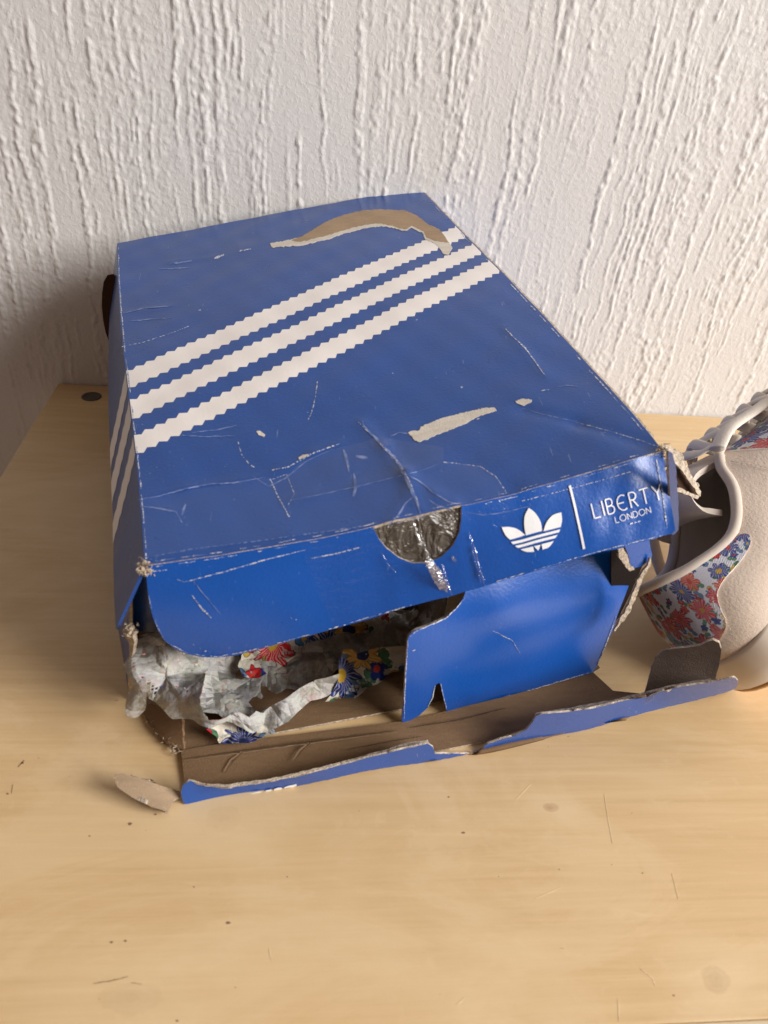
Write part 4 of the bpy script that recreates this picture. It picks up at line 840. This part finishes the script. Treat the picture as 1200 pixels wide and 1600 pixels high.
px_sheet('hollow', jag([(285, 1000), (330, 975), (400, 950), (480, 940), (560, 935), (640, 925), (700, 930), (690, 985), (620, 1020), (560, 1035), (530, 1050), (480, 1085), (430, 1120), (395, 1130), (360, 1128), (320, 1110), (300, 1060)], 9, 1), [(300, 1030, 'y', -.345), (340, 1000, 'y', -.315), (420, 1010, 'y', -.27), (500, 1000, 'y', -.25), (640, 965, 'y', -.24), (400, 955, 'y', -.22), (680, 930, 'y', -.20), (400, 1128, 'y', -.352), (400, 1080, 'y', -.305), (470, 1088, 'y', -.335), (560, 1035, 'y', -.29), (350, 1090, 'y', -.33), (620, 1015, 'y', -.28)], [M['tis_back']]*3, tp, .0001, 8, crumpler(.007, .02, 12, .5), zmin=.006)
px_sheet('rear_fold', jag(tz3([(60, 330), (180, 300), (300, 270), (520, 200), (620, 150), (820, 120), (825, 160), (815, 185), (740, 205), (680, 250), (620, 280), (540, 275), (470, 320), (380, 350), (300, 390), (240, 425), (200, 432), (150, 465), (70, 472), (40, 420)]), 8, .7), [(378, 1020, 'y', -.315), (390, 1060, 'y', -.320), (430, 1040, 'y', -.312), (480, 1000, 'y', -.305), (560, 990, 'y', -.295), (600, 965, 'y', -.290), (540, 975, 'y', -.30)], [M['tis'], M['tis_back'], M['tis']], tp, .0001, 5, crumpler(.004, .016, 14), zmin=.006)
px_sheet('rear_fold', jag(tz3([(815, 150), (900, 110), (1000, 80), (1022, 105), (1022, 130), (970, 176), (920, 176), (870, 165)]), 8, .6), [(610, 965, 'y', -.285), (665, 945, 'y', -.272), (650, 972, 'y', -.275), (630, 950, 'y', -.279)], [M['tis_back'], M['tis'], M['tis']], tp, .0001, 5, crumpler(.003, .012, 15), zmin=.006)

# ------------------------------------------------------------------ sneaker lying behind the flap
SH_YAW, SH_PITCH, SH_ROLL, SH_S, SH_POS = math.radians(54.3), math.radians(-22.5), math.radians(-65.9), .93, np.array([.4497, -.3412, .0168])
def rot3(y, p, r):
    cy, sy, cp, sp, cr, sr = math.cos(y), math.sin(y), math.cos(p), math.sin(p), math.cos(r), math.sin(r)
    return np.array([[cy, -sy, 0], [sy, cy, 0], [0, 0, 1]]) @ np.array([[cp, 0, sp], [0, 1, 0], [-sp, 0, cp]]) @ np.array([[1, 0, 0], [0, cr, -sr], [0, sr, cr]])
SHR = rot3(SH_YAW, SH_PITCH, SH_ROLL)
def shw(P): return SH_S*(np.asarray(P, float) @ SHR.T)+SH_POS
sh = root('sneaker', tuple(SH_POS.round(4)), 'beige suede sneaker with floral embroidered heel patch, lying on its side right of the box', 'shoe')
BOT = np.array([(0, 0, .024), (.003, -.016, .024), (.016, -.030, .024), (.045, -.035, .024), (.09, -.034, .024), (.14, -.041, .024), (.19, -.047, .024), (.23, -.042, .024), (.258, -.023, .025), (.268, 0, .026)])
TOP = np.array([(.010, 0, .084), (.015, -.013, .080), (.028, -.023, .072), (.055, -.030, .063), (.083, -.029, .071), (.106, -.021, .085), (.142, -.017, .071), (.185, -.013, .056), (.204, -.005, .049), (.208, 0, .048)])
BUL = np.array([.007, .007, .008, .007, .007, .010, .013, .015, .016, .016])
def cr_interp(P, t):
    """smooth curve through evenly spaced points"""
    P = np.asarray(P, float); n = len(P)-1; x = np.clip(t, 0, 1)*n; i = np.minimum(x.astype(int), n-1); f = (x-i)
    if P.ndim > 1: f = f[:, None]
    g = lambda k: P[np.clip(k, 0, n)]
    a, b, c, d = g(i-1), g(i), g(i+1), g(i+2)
    return .5*((2*b)+(-a+c)*f+(2*a-5*b+4*c-d)*f*f+(-a+3*b-3*c+d)*f**3)
def Q(s, v, off=0.):
    """sneaker upper: s from left toe (-1) round the heel (0) to right toe (1), v from sole to rim"""
    s = np.asarray(s, float); v = np.asarray(v, float); a = np.abs(s)
    B, T, bl = cr_interp(BOT, a), cr_interp(TOP, a), cr_interp(BUL, a)
    P = B*(1-v)[..., None]+T*v[..., None]; d = T-B
    e = cr_interp(BOT, np.clip(a+.01, 0, 1))-cr_interp(BOT, np.clip(a-.01, 0, 1)); e[a < .01] = (0, -1, 0); e[a > .985] = (0, 1, 0)
    n = np.cross(e, d); n /= np.maximum(np.linalg.norm(n, axis=-1, keepdims=True), 1e-9)
    o = P-np.array([.13, 0, .03]); n *= np.where((n*o).sum(-1, keepdims=True) < 0, -1, 1)
    h = bl*np.sin(math.pi*np.clip(v, 0, 1)**.85)
    P = P+n*(h+off)[..., None]; P[..., 1] *= np.where(s < 0, -1, 1)
    return P
def q_sheet(name, outline, mats, off, thick, cell=.012, uvs=(.33, .065)):
    V2, Fs = flat_mesh([(p[0]*uvs[0], p[1]*uvs[1]) for p in outline], cell*.5)
    s, v = V2[:, 0]/uvs[0], V2[:, 1]/uvs[1]; P = shw(Q(s, v, off)); C0 = shw([[.1, 0, .04]])[0]
    return slab(name, P, Fs, thick, mats, sh, V2, toward=(P-C0).mean(0)*30+C0 if abs(s.mean()) > .03 else shw([[-2, 0, .3]])[0])
M['suede'] = mat_suede('beige_suede', (.63, .52, .43), 1.0, .95); M['smooth'] = mat_suede('beige_leather', (.60, .52, .445), .5, .7); M['lining'] = mat_suede('grey_beige_lining', (.84, .77, .69), .4)
M['rubber'] = mat_suede('cream_rubber', (.66, .57, .48), .15, .45); M['gum'] = mat_suede('gum_rubber', (.50, .27, .09), .2, .4); M['lace'] = mat_suede('cream_cotton_lace', (.74, .67, .58), .8); M['emb'] = mat_floral('floral_embroidery', 'embroidery')
ns, nv = 120, 16
sg = np.linspace(-1, 1, ns); vg = np.linspace(0, 1, nv); SS, VV_ = np.meshgrid(sg, vg); P = shw(Q(SS.ravel(), VV_.ravel()))
Fq = [[k*ns+i, k*ns+i+1, (k+1)*ns+i+1, (k+1)*ns+i] for k in range(nv-1) for i in range(ns-1)]
def closed_sheet(name, P, F, thick, mats, centre, uv=None):
    V = P; N = vnormals(V, F)
    if ((V-centre)*N).sum() < 0: F = [f[::-1] for f in F]; N = -N
    n = len(V); return link_mesh(name, np.concatenate([V, V-N*thick]), F+[[i+n for i in f[::-1]] for f in F], mats, sh, None, [0]*len(F)+[1]*len(F))
closed_sheet('upper', P, Fq, .0035, [M['suede'], M['lining'], M['suede']], shw([[.12, 0, .03]])[0])
def plan_loft(name, levels, mat):
    sp = np.linspace(-1, 1, 90); V = []; 
    for z, o in levels:
        B = cr_interp(BOT, np.abs(sp)); c = np.array([.13, 0, 0]); d = B-c; d[:, 2] = 0; B = B+d/np.linalg.norm(d, axis=1, keepdims=True)*o; B[:, 2] = z; B[:, 1] *= np.where(sp < 0, -1, 1)
        B[:, 2] += .012*np.clip((B[:, 0]-.2)/.07, 0, 1)**2; V.append(B)
    m = 90; F = [[k*m+i, k*m+(i+1) % m, (k+1)*m+(i+1) % m, (k+1)*m+i] for k in range(len(levels)-1) for i in range(m)]
    F.append(list(range(m))[::-1]); F.append([i+(len(levels)-1)*m for i in range(m)])
    return link_mesh(name, shw(np.concatenate(V)), F, mat, sh)
plan_loft('midsole', [(.0040, .0035), (.0048, .0045), (.014, .0050), (.0255, .0042), (.0275, .0034), (.0280, .0015)], M['rubber'])
plan_loft('outsole', [(0, .0005), (.0006, .0030), (.0036, .0042), (.0040, .0036)], M['gum'])
def tube(name, pts, r, mat, flat=1., parent=None, seg=10, res=8, up=None, world=False):
    P = np.array(pts, float); t = np.linspace(0, 1, (len(P)-1)*res+1); c = cr_interp(P, t)
    if not world: c = shw(c)
    V, F = [], []; nref = np.array([0, 0, 1.]) if up is None else np.asarray(up, float)
    for i in range(len(c)):
        d = unit(c[min(i+1, len(c)-1)]-c[max(i-1, 0)]); s_ = np.cross(d, nref); s_ = unit(s_) if np.linalg.norm(s_) > .05 else unit(np.cross(d, [1, 0, 0])); n_ = np.cross(s_, d)
        for k in range(seg):
            a = 2*math.pi*k/seg; V.append(c[i]+s_*math.cos(a)*r+n_*math.sin(a)*r*flat)
    for i in range(len(c)-1):
        for k in range(seg): F.append([i*seg+k, i*seg+(k+1) % seg, (i+1)*seg+(k+1) % seg, (i+1)*seg+k])
    F.append(list(range(seg))[::-1]); F.append([k+(len(c)-1)*seg for k in range(seg)])
    return link_mesh(name, V, F, mat, parent or sh)
rim_s = np.linspace(-.56, .56, 25); rim = Q(rim_s, np.ones(25)); tube('collar_rim', rim, .0030, M['smooth'], res=3)
q_sheet('quarter_panel', [(.0, .02), (.30, .02), (.44, .03), (.50, .2), (.52, .5), (.535, .8), (.55, .97), (.45, .97), (.3, .97), (0, .97)], [M['suede'], M['suede'], M['suede']], .0009, .0008)
half = arcs([(0, .26, 1), (.10, .26), (.165, .34), (.180, .52), (.205, .69), (.29, .73), (.345, .78), (.345, .90), (.315, .985, 1), (0, .985, 1)], 2)
half = [p for p in half if p[0] > .002]; full = [(0, .26)]+half+[(0, .985)]+[(-a, b_) for a, b_ in half[::-1]]
q_sheet('heel_patch', full, [M['emb'], M['suede'], M['white']], .0019, .0010, .008)
q_sheet('eyestay_patch', [(.56, .62), (.70, .60), (.82, .70), (.84, .95), (.57, .97)], [M['emb'], M['suede'], M['white']], .0012, .0010)
def stitches(name, path, step, mat, off):
    P = np.array(path, float)*np.array([.33, .065]); seg = np.r_[0, np.cumsum(np.linalg.norm(np.diff(P, axis=0), axis=1))]; V, F = [], []
    t = 0
    while t+step*.6 < seg[-1]:
        e = [np.array([np.interp(x, seg, P[:, 0])/.33, np.interp(x, seg, P[:, 1])/.065]) for x in (t, t+step*.3, t+step*.62)]
        q = Q(np.array([p[0] for p in e]), np.array([p[1] for p in e]), off); q[1] += (q[1]-np.array([.1, 0, .04]))*.004
        d = unit(q[2]-q[0]); n_ = unit(q[1]-np.array([.1, 0, .04])); w2 = np.cross(d, n_)*.00035; i = len(V)
        for p in q: V += [p+w2, p+n_*.0004, p-w2]
        for k in (0, 1):
            j = i+3*k; F += [[j, j+1, j+4, j+3], [j+1, j+2, j+5, j+4]]
        t += step
    o = link_mesh(name, shw(np.array(V)), F, mat, sh); o['kind'] = 'stuff'; return o
stitches('stitching', [(.16, .30), (.168, .42), (.172, .55), (.19, .66)], .0026, M['lace'], .0030)
stitches('stitching', [(.42, .05), (.48, .22), (.505, .5), (.52, .8), (.53, .93)], .0024, M['suede'], .0024)
stitches('stitching', [(.03, .955), (.1, .955), (.2, .955), (.35, .955), (.53, .955)], .0024, M['lace'], .0012)
# insole and tongue
ins = BOT.copy(); pl_ = [(x, y) for x, y, z in ins[:8]]+[(x, -y) for x, y, z in ins[7:0:-1]]
V2, Fs = flat_mesh([(x*.96+.003, y*.93) for x, y in pl_], .02); slab('insole', shw(np.c_[V2, np.full(len(V2), .030)]), Fs, .002, [M['lining']]*3, sh, toward=shw([[.05, 0, 1]])[0])
tl = np.array([(.195, 0, .050), (.16, 0, .066), (.125, 0, .081), (.100, 0, .094), (.080, 0, .103), (.064, 0, .101), (.058, 0, .091), (.062, 0, .080)]); t = np.linspace(0, 1, 36); cc = cr_interp(tl, t); wv = np.linspace(-1, 1, 13)
V = np.array([[c[0]+.004*w_*w_, w_*(.016+.009*tt), c[2]-.010*w_*w_] for c, tt in zip(cc, t) for w_ in wv]); F = [[i*13+k, i*13+k+1, (i+1)*13+k+1, (i+1)*13+k] for i in range(35) for k in range(12)]
slab('tongue', shw(V), F, .0035, [M['smooth'], M['lining'], M['smooth']], sh, toward=shw([[.1, 0, 1]])[0])
for k, x in enumerate((.112, .129, .146, .163, .180)):
    z = float(np.interp(x, TOP[4:8, 0], TOP[4:8, 2]))+.004; y = float(np.interp(x, TOP[4:8, 0], -TOP[4:8, 1]))+.003
    for sgn in (-1, 1): tube('lace', [(x-.004, -y*sgn, z-.002), (x+.001, -y*.55*sgn, z+.006), (x+.009, 0, z+.008+.001*sgn), (x+.015, y*.6*sgn, z+.003), (x+.017, y*.95*sgn, z-.004)], .0036, M['lace'], .35, up=SHR @ np.array([0, 0, 1.]))
tube('lace', [(.118, -.022, .088), (.104, -.018, .094), (.100, -.004, .102), (.100, .018, .104), (.086, .040, .094), (.070, .050, .070), (.050, .052, .045)], .0042, M['lace'], .3, up=SHR @ np.array([0, 0, 1.]))
tube('lace', [(.190, -.012, .062), (.155, -.019, .076), (.125, -.025, .088), (.104, -.027, .090)], .0046, M['lace'], .4, up=SHR @ np.array([0, -.6, .8]))
tube('lace', [(.110, .020, .092), (.085, .032, .090), (.060, .045, .062), (.045, .050, .036), (.050, .055, .020)], .0044, M['lace'], .3, up=SHR @ np.array([0, 1, .2]))
m_, nt_, b_ = new_mat('gold_foil'); b_.inputs['Base Color'].default_value = (.75, .48, .12, 1); b_.inputs['Metallic'].default_value = .6; b_.inputs['Roughness'].default_value = .35; M['gold'] = m_
gold = [(.62+.014*k, .50+.012*(k % 3)) for k in range(12)]
for r_ in range(1):
    polys = []
    for k, (s_, v_) in enumerate(gold): polys.append([(s_, v_-.02), (s_+.008, v_-.02), (s_+.008, v_+.03), (s_, v_+.03)])
    V2, Fs = flat_mesh([[(p[0]*.33, p[1]*.065) for p in pl2] for pl2 in polys], .01); link_mesh('gold_lettering', shw(Q(V2[:, 0]/.33, V2[:, 1]/.065, .0016)), Fs, M['gold'], sh)
